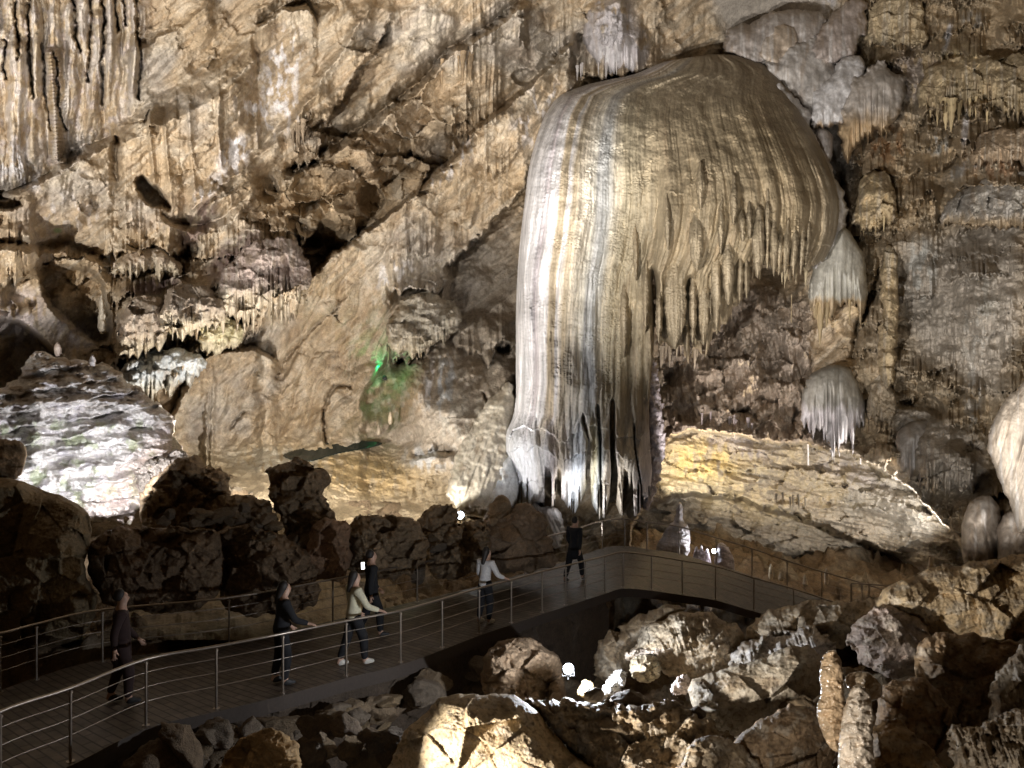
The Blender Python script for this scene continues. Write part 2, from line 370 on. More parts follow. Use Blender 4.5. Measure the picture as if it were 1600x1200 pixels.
D -= (.8*fh+.35*fh2)*rest*sm(fbm(WX/90, WY/90, 2, 93), 0, .5)*(1-Z_LEFTTOP)*(1-Z_MID)*(1-Z_GREYR)
fd = flutes(skew*.86+10*fbm(WX/80, WY/80, 2, 97), diagl, (40, 17, 7), 100, 16)
D -= .6*fd*Z_DIAG
D -= (.55*fbm(WX/75, WY/60, 3, 110)+.12*flutes(WX-.35*WY, WY, (30, 12), 112, 10))*Z_MID
D -= (.55*facets(UX/34, UY/30, 115, 1.8)[0]+.6*fbm(WX/15, WY/38, 4, 117)+.45*flutes(WX-.15*WY, WY, (16, 8), 118, 6))*Z_RUG
# terraced rows of drip fringes on the right-hand wall
r1 = WY+16*fbm(WX/70, WY/70, 3, 120)+.12*WX
spk = 17*np.clip(perlin(WX/5.5, np.floor(r1/44)*3.3, 121)*1.3, 0, 1)+9*np.clip(perlin(WX/2.6, np.floor(r1/44)*3.3, 122)*1.3, 0, 1)
rowf = ((r1-spk)/44) % 1.0
D -= (1.15*(rowf**1.4)+.34*np.where(rowf > .3, flutes(WX, WY, (13, 6), 125, 6), 0))*Z_RIGHT*(1-Z_GREYR*.75)*(1-Z_LOW)*sm(fbm(WX/80, WY/80, 2, 128), -.45, .15)
Z_LFR = mask([(160,400),(300,380),(470,330),(490,460),(400,520),(330,560),(200,620),(170,540)], 22)
r2 = WY+.12*WX+18*fbm(WX/60, WY/60, 3, 123); spk2 = 20*np.clip(perlin(WX/6, np.floor(r2/62)*3.3, 124)*1.3, 0, 1)+8*np.clip(perlin(WX/2.7, np.floor(r2/62)*3.3, 126)*1.3, 0, 1)
rowg = ((r2-spk2)/62) % 1.0
D -= (1.0*rowg**1.4+.3*np.where(rowg > .4, flutes(WX, WY, (12, 6), 127, 6), 0))*Z_LFR
D -= .5*fbm(WX/55, WY/40, 4, 130)*Z_RIGHT
D -= (.5*fbm(WX/60, WY/60, 2, 133))*Z_GREYR
# floor flows: little terraces bowing towards us
ter = WY+24*fbm(WX/70, WY/45, 4, 140)+.0009*(WX-560)**2*.3
tf = (ter/13) % 1
D -= (.14*tf*sm(fbm(WX/60, WY/30, 2, 143)+.6*window(WX, 520, 760, 50), 0, .5)+.22*fbm(WX/35, WY/14, 4, 142))*Z_FLOOR
# ---- the low passage under the arch
ain = 35.6-1.2*sm(WY, 720, 860)+1.6*sm(WY, 850+.08*(WX-1100), 880+.08*(WX-1100))*(1-sm(WX, 1405, 1445))-7.5*sm(WY, 880, 970)-.9*sm(WX, 1180, 1330)*np.exp(-((WY-740-.35*(WX-1250))/26)**2)+.5*fbm(WX/90, WY/60, 3, 149)
ain = ain-3.0*sm(WX, 1330, 1500)+.35*fbm((WY-.25*WX)/26, (WX+WY*.3)/170, 4, 150)-.32*ridged((WY-.18*WX+5*fbm(WX/60, WY/60, 2, 153))/13, WX/120, 3, 155)
ain = ain-.5*facets((UX+UY*.5)/50, (UY-.2*UX)/18, 158, 1.2)[0]-.08*fbm(WX/7, WY/7, 3, 159)
ain = ain+.8+2.6*sm(WY+5*fbm(WX/30, WY/30, 3, 148)-np.interp(WX, [1000, 1040, 1080, 1150, 1240, 1330, 1420, 1470], [800, 778, 770, 778, 806, 842, 872, 900]), -5, 7)*(1-sm(WX, 1400, 1450))*(1-sm(WY, 872, 900))  # invented step under a lip, shaped to put the lower passage in shade
hl = np.zeros(WX.shape); slh = sub(1310, 1440, 845, 930); hl[slh] = sm(sdpoly(UX[slh], UY[slh], [(1328,868),(1350,864),(1385,870),(1405,888),(1416,905),(1400,918),(1340,905)]), -3, 3)
ain = ain+7*hl
LIP = .9*np.exp(-np.abs(np.where(Z_ARCH > .5, 60, 0))/20)
D = D*(1-Z_ARCH)+ain*Z_ARCH
sl = sub(900, 1560, 600, 990)
s_ = sdpoly(UX[sl], UY[sl], ARCH); D[sl] -= 1.7*np.exp(-np.clip(-s_, 0, 200)/26)*(1-Z_ARCH[sl])
# ---- bedding shelves, overhangs and fringes, one by one (photo coordinates)
shelf([(-40,318),(40,286),(75,268),(110,236),(150,218),(185,200)], [(-40,332),(40,298),(75,280),(112,262),(150,240),(185,214)], 1.2, 90, g=1.2, G=14)
hole([(100,262),(104,245),(122,232),(128,240),(112,262)], 1.8, 3); hole([(-30,308),(34,304),(30,322),(-30,335)], 2.2, 4)
shelf([(178,192),(250,138),(330,82),(405,36)], [(186,232),(225,206),(262,190),(330,158),(372,118),(412,62)], 1.5, 95, (2,9,7), fl=.12)
hole([(178,206),(192,222),(190,232),(180,224)], 1.2, 3)
shelf([(395,42),(440,10),(478,2),(500,40)], [(395,50),(440,18),(480,16),(500,52)], 1.0, 60, g=1.0, G=12)
# pale ridge and what hangs below it
shelf([(285,322),(380,250),(455,178),(500,110),(545,40),(590,-30)], [(290,332),(385,262),(462,192),(508,120),(555,50),(600,-20)], .9, 26)
under([(455,212),(480,196),(510,176),(545,130),(580,80),(620,20)], .5, 26, (3,14,8), 1.4, 34)
under([(445,255),(470,245),(500,240),(530,235)], .5, 40, (4,20,8), 1.6, 26, fl=.3)
shelf([(440,268),(500,238),(540,212),(600,172),(650,130),(700,78),(760,42),(830,-12)], [(440,285),(500,256),(545,228),(608,186),(655,142),(706,88),(768,52),(840,-4)], 1.1, 60, g=1.8, G=9)
hole([(606,150),(620,136),(640,140),(632,158),(612,160)], .9, 3)
blob(655, 175, 34, 40, 20, -.9); blob(470, 290, 40, 26, -20, -1.0)
shelf([(500,258),(560,235),(600,215)], [(500,270),(560,262),(600,250)], .8, 30)
under([(690,195),(715,205),(745,196),(790,176)], .6, 70, (6,26,7), .9, 28, fl=.5, lam=(12, 6))
under([(720,70),(760,60),(790,50),(830,60)], .4, 40, (5,20,6), .6, 20, fl=.4, lam=(11, 6))
hole([(795,118),(830,108),(836,122),(812,134)], 1.4, 3)
# the great pale slab, its lip rising to the right
shelf([(395,478),(470,432),(545,374),(600,336),(662,286),(746,196),(790,160),(834,120),(868,82),(905,44)], [(395,486),(470,442),(545,384),(600,346),(662,296),(746,206),(790,170),(834,130),(868,92),(905,54)], 2.1, 110, g=1.4, G=34)
under([(690,416),(720,392),(755,358),(792,322),(835,262)], .5, 40, (3,10,8), 2.4, 60)
under([(598,436),(620,452),(650,446),(688,452),(694,430)], .5, 45, (3,14,7), 1.6, 34, fl=.35)
under([(700,338),(730,352),(752,330)], .2, 40, (2,12,8), .4, 20)
# block of the striped drapery and the dark niche to its right
shelf([(560,612),(596,566),(610,520),(640,470),(665,448)], [(565,622),(602,574),(618,526),(648,476),(672,452)], -1.0, 60)
for (x, y, rx, ry, h) in [(652,490,46,44,1.5),(735,440,30,26,1.0),(690,500,26,30,.6),(745,520,40,30,.9)]: blob(x, y, rx, ry, 0, h, 1.4)
under([(606,545),(622,556),(650,552),(668,538),(700,520),(722,500)], .6, 46, (3,16,6), 1.8, 18, fl=.35)
hole([(618,556),(636,553),(662,544),(668,552),(640,560),(624,568)], 2.2, 3); hole([(772,538),(788,530),(795,540),(792,556),(776,552)], 2.6, 3)
under([(705,535),(740,545),(762,562),(775,540),(800,530)], .4, 34, (3,14,6), .9, 22, fl=.3)
for (x, y, rx, ry, h) in [(680,612,56,74,2.4),(740,640,40,40,1.2),(650,610,22,60,.8),(765,720,46,70,1.6),(700,700,50,40,1.2),(780,600,24,70,1.0),(665,735,46,34,1.3),(725,740,26,60,.9)]: blob(x, y, rx, ry, 12, h, 1.5)
shelf([(640,716),(680,704),(700,708),(720,700)], [(640,722),(680,712),(700,716),(720,706)], .5, 30, g=.8, G=9)
crack([(540,464),(505,500),(470,532),(430,586)], .5, 2); crack([(760,620),(770,640),(764,650)], .7, 3); crack([(510,690),(508,640),(522,602),(545,600)], .8, 3); crack([(362,670),(380,645)], .6, 2)
# left middle: mounds with fringes
hole([(62,408),(100,416),(150,424),(165,452),(176,500),(165,545),(120,515),(84,488),(66,450)], 3.2, 5)
hole([(-200,500),(10,498),(36,506),(80,545),(98,562),(40,600),(-10,640),(-200,640)], 6, 6, 0)
blob(96, 470, 20, 34, 20, 1.0); under([(150,396),(200,392),(240,384),(290,400)], .5, 50, (3,12,7), .4, 20, fl=.3)
under([(170,418),(200,406),(240,404),(268,412),(284,442)], .6, 36, (6,22,7), 1.1, 24, fl=.4)
hole([(284,400),(292,384),(310,378),(312,392),(296,412)], 2.0, 4); hole([(206,292),(216,272),(240,288),(266,318),(262,328),(232,318)], 2.8, 4)
for (x, y, rx, ry, h) in [(225,500,52,44,1.9),(305,470,52,44,2.0),(345,520,46,32,1.5),(400,430,72,46,2.2),(240,590,70,34,1.8),(310,555,40,24,1.0),(440,370,44,40,1.0)]: blob(x, y, rx, ry, -8, h, 1.8)
under([(176,548),(200,556),(228,552),(252,535)], .5, 40, (5,20,7), 1.3, 24, fl=.45)
under([(246,508),(275,516),(305,516),(330,498),(345,486)], .5, 40, (6,22,7), 1.2, 22, fl=.45)
under([(312,540),(335,544),(360,540),(375,528)], .4, 34, (4,18,7), .9, 20, fl=.4)
under([(334,470),(370,492),(400,500),(422,470),(452,474),(476,440)], .6, 60, (10,40,8), 1.4, 34, fl=.6, lam=(14, 7))
under([(192,606),(225,622),(250,612),(275,592),(318,568)], .5, 40, (5,22,7), 1.2, 26, fl=.5)
under([(0,430),(30,432),(60,425)], .5, 60, (5,20,8), .7, 26, fl=.5)
hole([(168,578),(176,572),(182,580),(176,590),(168,588)], 1.5, 2)
shelf([(196,560),(230,520),(300,440),(360,365),(420,335)], [(196,575),(230,545),(300,475),(360,410),(420,360)], .9, 60)
shelf([(258,662),(286,606),(306,566),(340,546),(398,540),(440,560)], [(262,668),(292,612),(310,574),(342,556),(400,550),(444,568)], 1.0, 80, g=.5, G=12)
under([(318,728),(328,732),(338,724)], .3, 80, (4,18,5), .9, 14, fl=.6, lam=(12, 6), tap=6)
for q in ([(450,335),(488,350),(502,388),(476,392),(455,365)],[(396,280),(428,274),(440,306),(412,318)],[(540,216),(578,200),(602,214),(562,238)],[(716,165),(742,200),(738,238),(706,226)],[(556,300),(590,290),(600,318),(566,330)],[(620,250),(648,232),(660,250),(634,272)]):
    hole(q, 1.3, 5)
shelf([(-30,372),(60,384),(110,378),(172,402)], [(-30,384),(60,396),(110,392),(172,412)], .7, 40, (2,12,7), g=.5, G=8)
shelf([(240,330),(300,352),(350,340),(392,300)], [(240,340),(300,364),(350,354),(392,314)], .7, 40, (2,12,7), g=.5, G=8)
shelf([(470,330),(520,300),(560,270),(610,262)], [(470,344),(520,316),(560,288),(610,276)], 1.0, 34, g=.6, G=8)
shelf([(190,84),(240,60),(300,20),(340,-20)], [(190,92),(240,70),(300,32),(340,-6)], .5, 40)
under([(740,250),(775,262),(800,248),(822,220)], .3, 40, (3,16,7), .7, 18, fl=.3); under([(620,385),(650,398),(690,392)], .3, 40, (3,14,7), .5, 18, fl=.3)
under([(870,180),(895,196),(930,180)], .3, 44, (3,18,7), .6, 20, fl=.4); under([(860,60),(880,80),(910,74)], .4, 44, (3,18,6), .9, 20, fl=.4)
for q in ([(157,-20),(159,70),(161,162)],[(213,-10),(217,60),(221,110),(213,155)],[(66,70),(70,130),(76,200)],[(84,84),(92,160),(99,205)],[(4,60),(12,120)],[(112,-5),(122,80)],[(142,0),(140,125)],[(178,-10),(186,50)],[(48,-10),(44,80),(52,150)],[(24,0),(30,90)],[(196,-10),(199,40)]):
    crack(q, .9, 2.4)
sl = sub(70, 105, 70, 275); D[sl] -= 1.1*np.exp(-((WX[sl]-80-.06*(WY[sl]-80))/9)**2)*window(WY[sl], 72, 272, 14)*(1+.12*np.sin(WY[sl]*1.1))
for (x, y0, y1, w_, h) in ((28,60,230,12,.8),(52,-20,260,8,.6),(112,40,200,9,.6),(150,10,190,8,.7),(170,-20,170,6,.5),(208,-20,150,6,.6),(405,150,240,4,.5),(345,130,270,4,.4),(300,150,330,4,.35),(238,170,300,4,.4),(262,180,290,3,.3)):
    sl = sub(x-3*w_, x+3*w_, y0-10, y1+10); D[sl] -= h*np.exp(-((WX[sl]-x-4*np.sin(WY[sl]/40.))/w_)**2)*window(WY[sl], y0, y1, 16)
# right-hand wall
for ln, h, tt, rec in [([(1350,60),(1400,66),(1445,74)], .5, (5,16,6), .8), ([(1430,166),(1500,152),(1550,160),(1650,172)], .7, (8,34,7), 1.2), ([(1425,205),(1480,192),(1515,186),(1560,182)], .5, (4,14,6), 1.0),
   ([(1302,246),(1330,252),(1352,248)], .6, (5,24,6), 1.0), ([(1420,268),(1470,256),(1500,240),(1540,236)], .5, (4,16,6), .9), ([(1318,342),(1350,346),(1380,344),(1395,328)], .7, (5,20,6), 1.6),
   ([(1425,322),(1470,330),(1510,318),(1560,314),(1650,322)], .6, (6,26,6), .9), ([(1490,296),(1540,288),(1650,292)], .6, (2,6,8), 1.1), ([(1495,358),(1550,346),(1650,338)], .5, (3,10,7), .9),
   ([(1400,462),(1430,464),(1470,458)], .4, (4,14,6), .7), ([(1385,590),(1440,588),(1480,596),(1545,612)], .5, (5,20,6), 1.1), ([(1470,432),(1510,428),(1560,430)], .4, (3,12,6), .6),
   ([(1435,744),(1470,752),(1505,756),(1530,740)], .6, (6,26,6), 1.4), ([(1560,560),(1600,570),(1650,560)], .6, (4,12,7), .8), ([(1345,500),(1370,508),(1395,500)], .4, (6,26,6), .8)]:
    under(ln, h, 44, tt, rec, 26, fl=.35, lam=(12, 6))
hole([(1398,606),(1430,604),(1462,622),(1480,650),(1466,655),(1440,640),(1405,632)], 1.6, 5)
for (x, y, rx, ry, h) in [(1455,700,60,40,1.7),(1505,725,34,30,1.0),(1440,395,40,50,.9),(1388,480,16,110,.9),(1420,640,40,30,.6),(1360,570,22,50,.8),(1545,480,50,60,.9),(1500,420,50,26,.6)]: blob(x, y, rx, ry, 0, h, 1.6)
crack([(1378,400),(1362,460),(1345,500),(1330,560)], 1.6, 5); crack([(1300,235),(1316,262),(1316,300),(1322,345)], 1.4, 5)
# recess behind the column's right side
under([(1178,420),(1215,424),(1262,424)], 0, 20, None, 1.6, 40, fl=0)
hole([(1184,424),(1260,420),(1250,452),(1222,486),(1200,478),(1186,452)], 1.2, 6); hole([(1190,520),(1222,530),(1226,555),(1206,590),(1186,570)], 1.6, 6)
# grey hooded flow at the top centre and its dark folds
blob(955, 40, 34, 46, 10, 1.6, 1.6); blob(1000, 70, 14, 30, 0, 1.0, 1.4)
under([(900,112),(940,118),(980,112),(1040,100)], .6, 60, (3,14,8), 1.4, 16, fl=.5)

# ---- colour of the wall
C = np.ones(WX.shape+(3,))*np.array(TAN)
n1 = fbm(WX/150, WY/120, 4, 201); n2 = fbm(WX/50, WY/50, 4, 205); n3 = fbm(WX/16, WY/22, 3, 209)
C = mixc(C, OCH, sm(n1, 0, .6)*.6); C = mixc(C, GRY, sm(-n1, .05, .6)*.75); C = mixc(C, CRM, sm(n2, .1, .7)*.5)
C = mixc(C, BRN, sm(-n2, .15, .75)*.35)
stripe = sm(fbm(diagc/9, diagl/140, 3, 213), .05, .6); C = mixc(C, CRM, stripe*.5*rest*(1-Z_RIGHT)); 
stv = sm(fbm(WX/7, WY/160, 3, 216), .0, .6); C = mixc(C, CRM, stv*.5*(Z_LEFTTOP+Z_DIAG*.5)); C = mixc(C, LIL, Z_LEFTTOP*sm(n3, 0, .6)*.5); C = mixc(C, (.58,.53,.48), Z_LEFTTOP*sm(fbm(WX/11, WY/70, 3, 219), 0, .5)*.7)
C = mixc(C, (.47,.38,.26), Z_RIGHT*.7); C = mixc(C, OCH, Z_RIGHT*.45*sm(n1+n2, -.1, .6)); C = mixc(C, GRY, np.clip(Z_GREYTOP*.9+Z_GREYR*.8+Z_LOW*.8, 0, 1)); C = mixc(C, TAN, Z_MID*.35); C = mixc(C, GRY, Z_MID*.5)
C = mixc(C, PNK, Z_RUG*.75); C = mixc(C, (.33,.25,.14), Z_FLOOR*.8)
C = mixc(C, (.44,.40,.33), Z_ARCH*.6)
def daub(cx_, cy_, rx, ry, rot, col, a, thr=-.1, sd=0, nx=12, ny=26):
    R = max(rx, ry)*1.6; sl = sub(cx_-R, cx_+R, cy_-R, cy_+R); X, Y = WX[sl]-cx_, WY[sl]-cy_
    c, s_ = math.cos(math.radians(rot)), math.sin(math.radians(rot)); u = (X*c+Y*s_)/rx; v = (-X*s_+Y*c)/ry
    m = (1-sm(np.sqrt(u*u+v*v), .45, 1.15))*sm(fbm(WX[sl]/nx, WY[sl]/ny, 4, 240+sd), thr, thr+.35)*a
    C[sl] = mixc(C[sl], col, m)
for i, q in enumerate([(440,110,34,80,12,WHT,.85,0),(420,165,60,60,-35,WHT,.8,.12),(365,245,26,42,25,WHT,.95,-.25),(20,250,46,20,-60,WHT,.8,-.2),(40,270,20,40,-35,WHT,.9,-.3),(120,90,20,50,0,WHT,.5,.1),
      (330,290,50,14,-45,WHT,.7,0),(850,180,50,70,40,WHT,.6,.15),(700,255,60,26,-40,WHT,.7,.12),(760,215,46,22,-45,CRM,.7,0),(620,430,50,26,-10,WHT,.7,-.1),(600,470,20,60,20,CRM,.8,-.2),
      (560,520,60,18,-50,CRM,.6,0),(70,370,60,50,0,PNK,.5,-.1),(110,330,60,34,0,WHT,.4,.1),(250,350,60,30,0,PNK,.4,0),(30,500,50,60,20,LIL,.7,-.3),(110,520,46,30,40,LIL,.6,-.2),
      (200,590,40,36,0,BLU,.8,-.4),(240,560,60,22,-10,BLU,.7,-.3),(370,400,70,30,-38,(.24,.17,.15),.9,-.4),(240,448,50,16,-10,(.22,.15,.14),.9,-.4),(310,350,60,20,-60,(.22,.15,.13),.8,-.3),(430,420,60,18,-30,(.24,.17,.14),.8,-.3),  # dark brown entries paint the shade on ledge tops lit from below
      (300,512,50,20,0,(.50,.46,.26),.7,-.2),(345,500,40,20,0,(.50,.46,.26),.6,-.2),(90,360,8,5,0,GRN,.9,-.5),(620,620,80,50,-30,(.34,.24,.13),.7,-.3),(690,600,30,60,10,BLU,.6,-.1),(670,590,8,40,10,WHT,.8,-.3),
      (730,660,60,60,0,(.52,.48,.40),.6,-.2),(670,715,50,26,0,BLU,.5,-.2),(780,720,26,60,10,BLU,.7,-.4),(960,50,44,60,0,(.55,.52,.53),.9,-.6),(1000,75,16,34,0,(.6,.57,.58),.9,-.6),(1230,40,60,30,0,(.30,.27,.25),.7,-.3),
      (1290,20,12,60,20,(.62,.60,.60),.9,-.4),(1480,60,6,34,15,(.62,.60,.60),.9,-.5),(1520,30,20,16,0,(.6,.6,.58),.6,-.2),(1430,120,50,50,0,(.36,.31,.28),.8,-.4),(1375,45,30,30,0,(.52,.40,.22),.8,-.4),(1500,110,70,50,0,(.50,.40,.22),.6,-.2),
      (1465,225,22,22,0,(.60,.60,.57),.8,-.2),(1508,200,6,34,5,WHT,.9,-.5),(1520,255,60,12,-30,(.55,.54,.52),.8,-.3),(1560,250,60,40,0,(.44,.25,.13),.6,-.2),(1385,225,34,40,0,(.44,.25,.12),.7,-.2),(1375,310,34,40,0,(.48,.38,.22),.6,-.2),
      (1440,420,30,60,0,(.45,.45,.42),.7,-.3),(1530,500,30,90,10,(.50,.48,.43),.6,-.1),(1520,620,16,60,0,(.6,.58,.54),.7,-.2),(1475,270,60,60,0,OCH,.5,-.1),(1100,720,60,40,0,(.62,.50,.27),.9,-.4),  # last entry paints the warm lamp's yellow patch into the passage wall
      (1150,700,70,20,12,(.45,.40,.40),.7,-.3),(1420,800,60,60,35,(.60,.55,.47),.8,-.3),(1330,740,80,26,25,(.52,.47,.44),.7,-.3),(1300,650,34,40,0,LIL,.6,-.3),(560,740,110,40,10,(.40,.28,.13),.8,-.4),(430,720,90,26,5,(.42,.37,.28),.8,-.4)]):  # pale daub at the arch's right rim paints its lamplit band
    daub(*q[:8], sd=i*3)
# calcite picked out on projecting edges (old drip paths), by local relief only
me_wall = np_mesh('cave_wall', rays(WX, WY, D).reshape(-1, 3), grid_quads(np.ones(WX.shape, bool)), C.reshape(-1, 3))
struct(link_mesh('cave_wall', me_wall, M_WALL))
def wall_at(px, py):
    i = int(np.clip(np.searchsorted(xs, px), 0, len(xs)-1)); j = int(np.clip(np.searchsorted(ys, py), 0, len(ys)-1)); return float(D[j, i])
# ------------------------------------------------------------------ the giant flowstone
XL = [(60,1075),(90,1050),(98,1030),(110,1005),(118,985),(124,950),(135,905),(150,870),(180,850),(215,838),(260,826),(320,819),(380,812),(430,808),(480,806),(600,806),(650,802),(672,790),(700,786),(740,790),(820,800)]
XR = [(60,1125),(90,1165),(98,1192),(110,1215),(130,1232),(155,1243),(190,1260),(240,1287),(280,1304),(320,1313),(360,1309),(395,1297),(430,1275),(520,1268),(900,1268)]
def qcoord(X, Y):
    a = np.array(XL, float); b = np.array(XR, float)
    l = np.interp(Y, a[:, 0], a[:, 1]); r = np.interp(Y, b[:, 0], b[:, 1]); return (X-l)/np.maximum(r-l, 30)
def low_depth(X, Y): return 29.6-.9*np.sqrt(np.clip(1-((X-910)/125)**2, 0, 1))-.45*np.exp(-((Y-705-(X-900)*.1)/34)**2)+.25*sm(Y, 740, 810)+2.0*(1-sm(Y, 615, 690))
def low_shape(X, Y, s):
    bow = X+6*np.sin(Y/28.)*np.clip((X-900)/80, -1, 1)
    h = .42*flutes(bow, Y, (24, 11, 5), 400, 26)
    for y0 in (672, 704, 760):
        yl = y0+10*np.sin(X/17.)+teeth(X[0], 0, 12, int(y0), 9)[None]; h = h+.22*np.exp(-np.clip(yl-Y, 0, 999)/24)*(Y < yl)
    return h
LST = [(780,(.52,.52,.52)),(800,(.50,.52,.54)),(826,(.52,.54,.57)),(846,(.62,.61,.60)),(860,LIL),(872,CRM),(884,WHT),(892,(.52,.56,.60)),(905,(.60,.64,.68)),(914,(.52,.45,.34)),(926,(.66,.60,.36)),(934,(.50,.56,.58)),(944,CRM),(952,WHT),(966,CRM),(985,(.66,.60,.50)),(1005,LIL),(1040,(.40,.35,.36))]
def low_paint(C, X, Y, s):
    a = np.array([t[0] for t in LST], float); K = np.array([t[1] for t in LST]); c = X+5*np.sin(Y/30.)
    B = np.stack([np.interp(c, a, K[:, k]) for k in range(3)], -1)
    return B*(1+.25*fbm(c/4, Y/90, 3, 410))[..., None]
BELL = [(806,620),(806,540),(806,480),(808,430),(812,380),(819,320),(826,260),(838,215),(850,180),(870,150),(905,135),(950,124),(985,118),(1005,110),(1030,98),(1060,92),(1100,86),(1140,84),(1175,90),(1205,104),(1228,126),
        (1243,155),(1262,190),(1287,240),(1304,280),(1313,320),(1309,360),(1297,395),(1272,428),(1256,440),(1236,446),(1200,446),(1190,440),(1178,470),(1160,490),(1140,510),(1118,545),(1090,566),(1050,572),(1030,580),(1030,640),(1024,700),(1018,760),(1008,840),(796,840),(787,770),(783,706),(787,676),(802,648),(806,620)]
LOBE = [(1020,556),(1036,545),(1060,552),(1085,556),(1104,545),(1120,520),(1136,500),(1150,478),(1170,458),(1178,436),(1196,424),(1215,430),(1245,428),(1275,420),(1320,400)]
SKB = [(780,760),(792,770),(806,786),(826,790),(846,786),(862,800),(872,776),(884,786),(896,800),(906,788),(918,760),(926,786),(937,812),(946,806),(955,765),(964,788),(974,806),(986,810),(998,804),(1006,780),(1020,770),(1040,770)]
LOWB = [(780,660),(806,664),(850,672),(872,668),(893,655),(910,628),(918,650),(930,684),(945,690),(952,655),(957,628),(972,650),(1000,694),(1030,690)]
def bell_cut(X, Y):
    xr_ = X[0]; yb = polyline(LOBE, xr_); te = teeth(xr_, 2, 30, 5, 9, .5, .7); b = yb-14+te
    g = np.abs(np.gradient(b, xr_)); s1 = (b[None]-Y)/np.sqrt(1+np.minimum(g, 3)[None]**2)
    s1 = s1+200*(1-sm(X, 1019, 1025))
    xs_ = 1023+3*np.sin(Y/37.); hw = np.clip((Y-385)/40, -3, 3.4)+np.clip((Y-520)/60, 0, 3)
    s2 = np.abs(X-xs_)-hw+120*(1-sm(Y, 330, 430))
    for xc, y0, w in ((1188, 372, 3.0), (1172, 410, 2.5), (1098, 470, 2.0), (1078, 430, 1.6)):     # dark clefts between the hanging lobes
        s2 = np.minimum(s2, np.abs(X-xc-2*np.sin(Y/20.))-w*np.clip((Y-y0)/30, -2, 1)+120*(1-sm(Y, y0-60, y0+10)))
    b2 = polyline(SKB, xr_)+teeth(xr_, 0, 9, 31, 5); g2 = np.abs(np.gradient(b2, xr_)); s3 = (b2[None]-Y)/np.sqrt(1+np.minimum(g2, 3)[None]**2)+300*sm(X, 1026, 1034)
    s = np.minimum(np.minimum(s1, s3)*3.2, s2*8.0)
    for pts, y0, w0, w1 in (([(600,908),(660,912),(690,921),(740,918),(820,924)],655,.8,3.0),([(600,958),(655,957),(700,957),(740,960),(820,956)],632,1.4,5.0),([(600,988),(700,992),(760,1002)],668,.3,.6),([(600,932),(640,934),(690,938)],640,.3,.1),([(600,880),(760,868),(820,872)],752,.3,1.6)):
        a = np.array(pts, float); xc = np.interp(Y, a[:, 0], a[:, 1]); w = w0+(w1-w0)*np.clip((Y-y0)/120, 0, 1)
        s = np.minimum(s, (np.abs(X-xc)-w)*24.0+300*(1-sm(Y, y0-30, y0)))
    return s
def bell_depth(X, Y):
    q = qcoord(X, Y)
    d = 31.2-1.6*np.sqrt(np.clip(1-(2*np.clip(q, 0, 1)-1)**2, 0, 1))
    d = d+5.0*(1-sm(Y, 60, 330))**2
    d = d-1.5*np.exp(-((X-1150)/130)**2-((Y-330)/150)**2)-.8*np.exp(-((X-870)/90)**2-((Y-330)/220)**2)
    d = d+.9*sm(Y, 380, 560)*sm(X, 1020, 1080)
    return d
def bell_shape(X, Y, s):
    q = qcoord(X, Y); c = q*500
    low = sm(Y, 120, 460)
    a = .06+.62*low*sm(X, 1000, 1050)+.30*low
    h = a*flutes(c, Y, (46, 21, 10), 300, 22)+.05*flutes(c, Y, (6,), 320, 14)
    h = h+.3*fbm(c/70, Y/90, 3, 305)+(.35+.5*sm(X, 1000, 1040))*low*np.abs(perlin(c/36, Y/520, 307))+.22*low*np.sqrt(np.abs(perlin(c/17, Y/380, 308)))+.12*(1-low)*fbm(X/30, Y/22, 4, 309)
    # tiers where one curtain ends over the next
    for (x0, x1, y0, hh) in ((1030,1110,448,.30),(1110,1150,410,.3),(1150,1185,372,.35),(1050,1095,300,.12),(1195,1300,385,.25),(1000,1024,425,.12),(950,1000,400,.14),(960,1018,470,.12)):
        yl = y0+teeth(X[0], 2, 26, int(x0), 11)[None]+6*np.sin(X/9.)
        h = h+hh*window(X, x0-10, x1+10, 14)*np.exp(-np.clip(yl-Y, 0, 999)/45)*(Y < yl)
    pop = sm(fbm(X/42, Y/50, 3, 330)+.5*window(X, 925, 1000, 30)*window(Y, 300, 620, 60)-.35*(X > 1040)-.3*(X < 860), .12, .5)
    h = h+pop*.13*ridged(X/5.5, Y/3.6, 2, 333)
    h = h+.022*np.sin((Y+5*fbm(X/22, Y/22, 2, 335))/2.4)*window(X, 850, 1010, 25)*window(Y, 360, 640, 50)*sm(perlin(X/40, Y/22, 337), 0, .4)
    k = sm(Y, 600, 665)*(X < 1034)
    tier = .55*np.exp(-((Y-712-(X-900)*.12+8*np.sin(X/21.))/26)**2)
    return h*(1-k)+(low_shape(X, Y, s)*.9+.3*flutes(c, Y, (46, 21, 10), 300, 22)+tier)*k+.02*fbm(X/4, Y/4, 2, 340)
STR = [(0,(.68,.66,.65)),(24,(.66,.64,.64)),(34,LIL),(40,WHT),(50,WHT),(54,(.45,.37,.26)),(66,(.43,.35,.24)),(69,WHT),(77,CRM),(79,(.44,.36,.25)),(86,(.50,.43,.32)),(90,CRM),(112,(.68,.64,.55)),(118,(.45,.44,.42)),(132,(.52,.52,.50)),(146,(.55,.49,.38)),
       (158,(.42,.36,.25)),(200,(.39,.325,.22)),(230,(.36,.29,.19)),(330,(.35,.28,.18)),(430,(.37,.29,.18)),(480,(.37,.30,.20)),(500,(.38,.33,.25))]
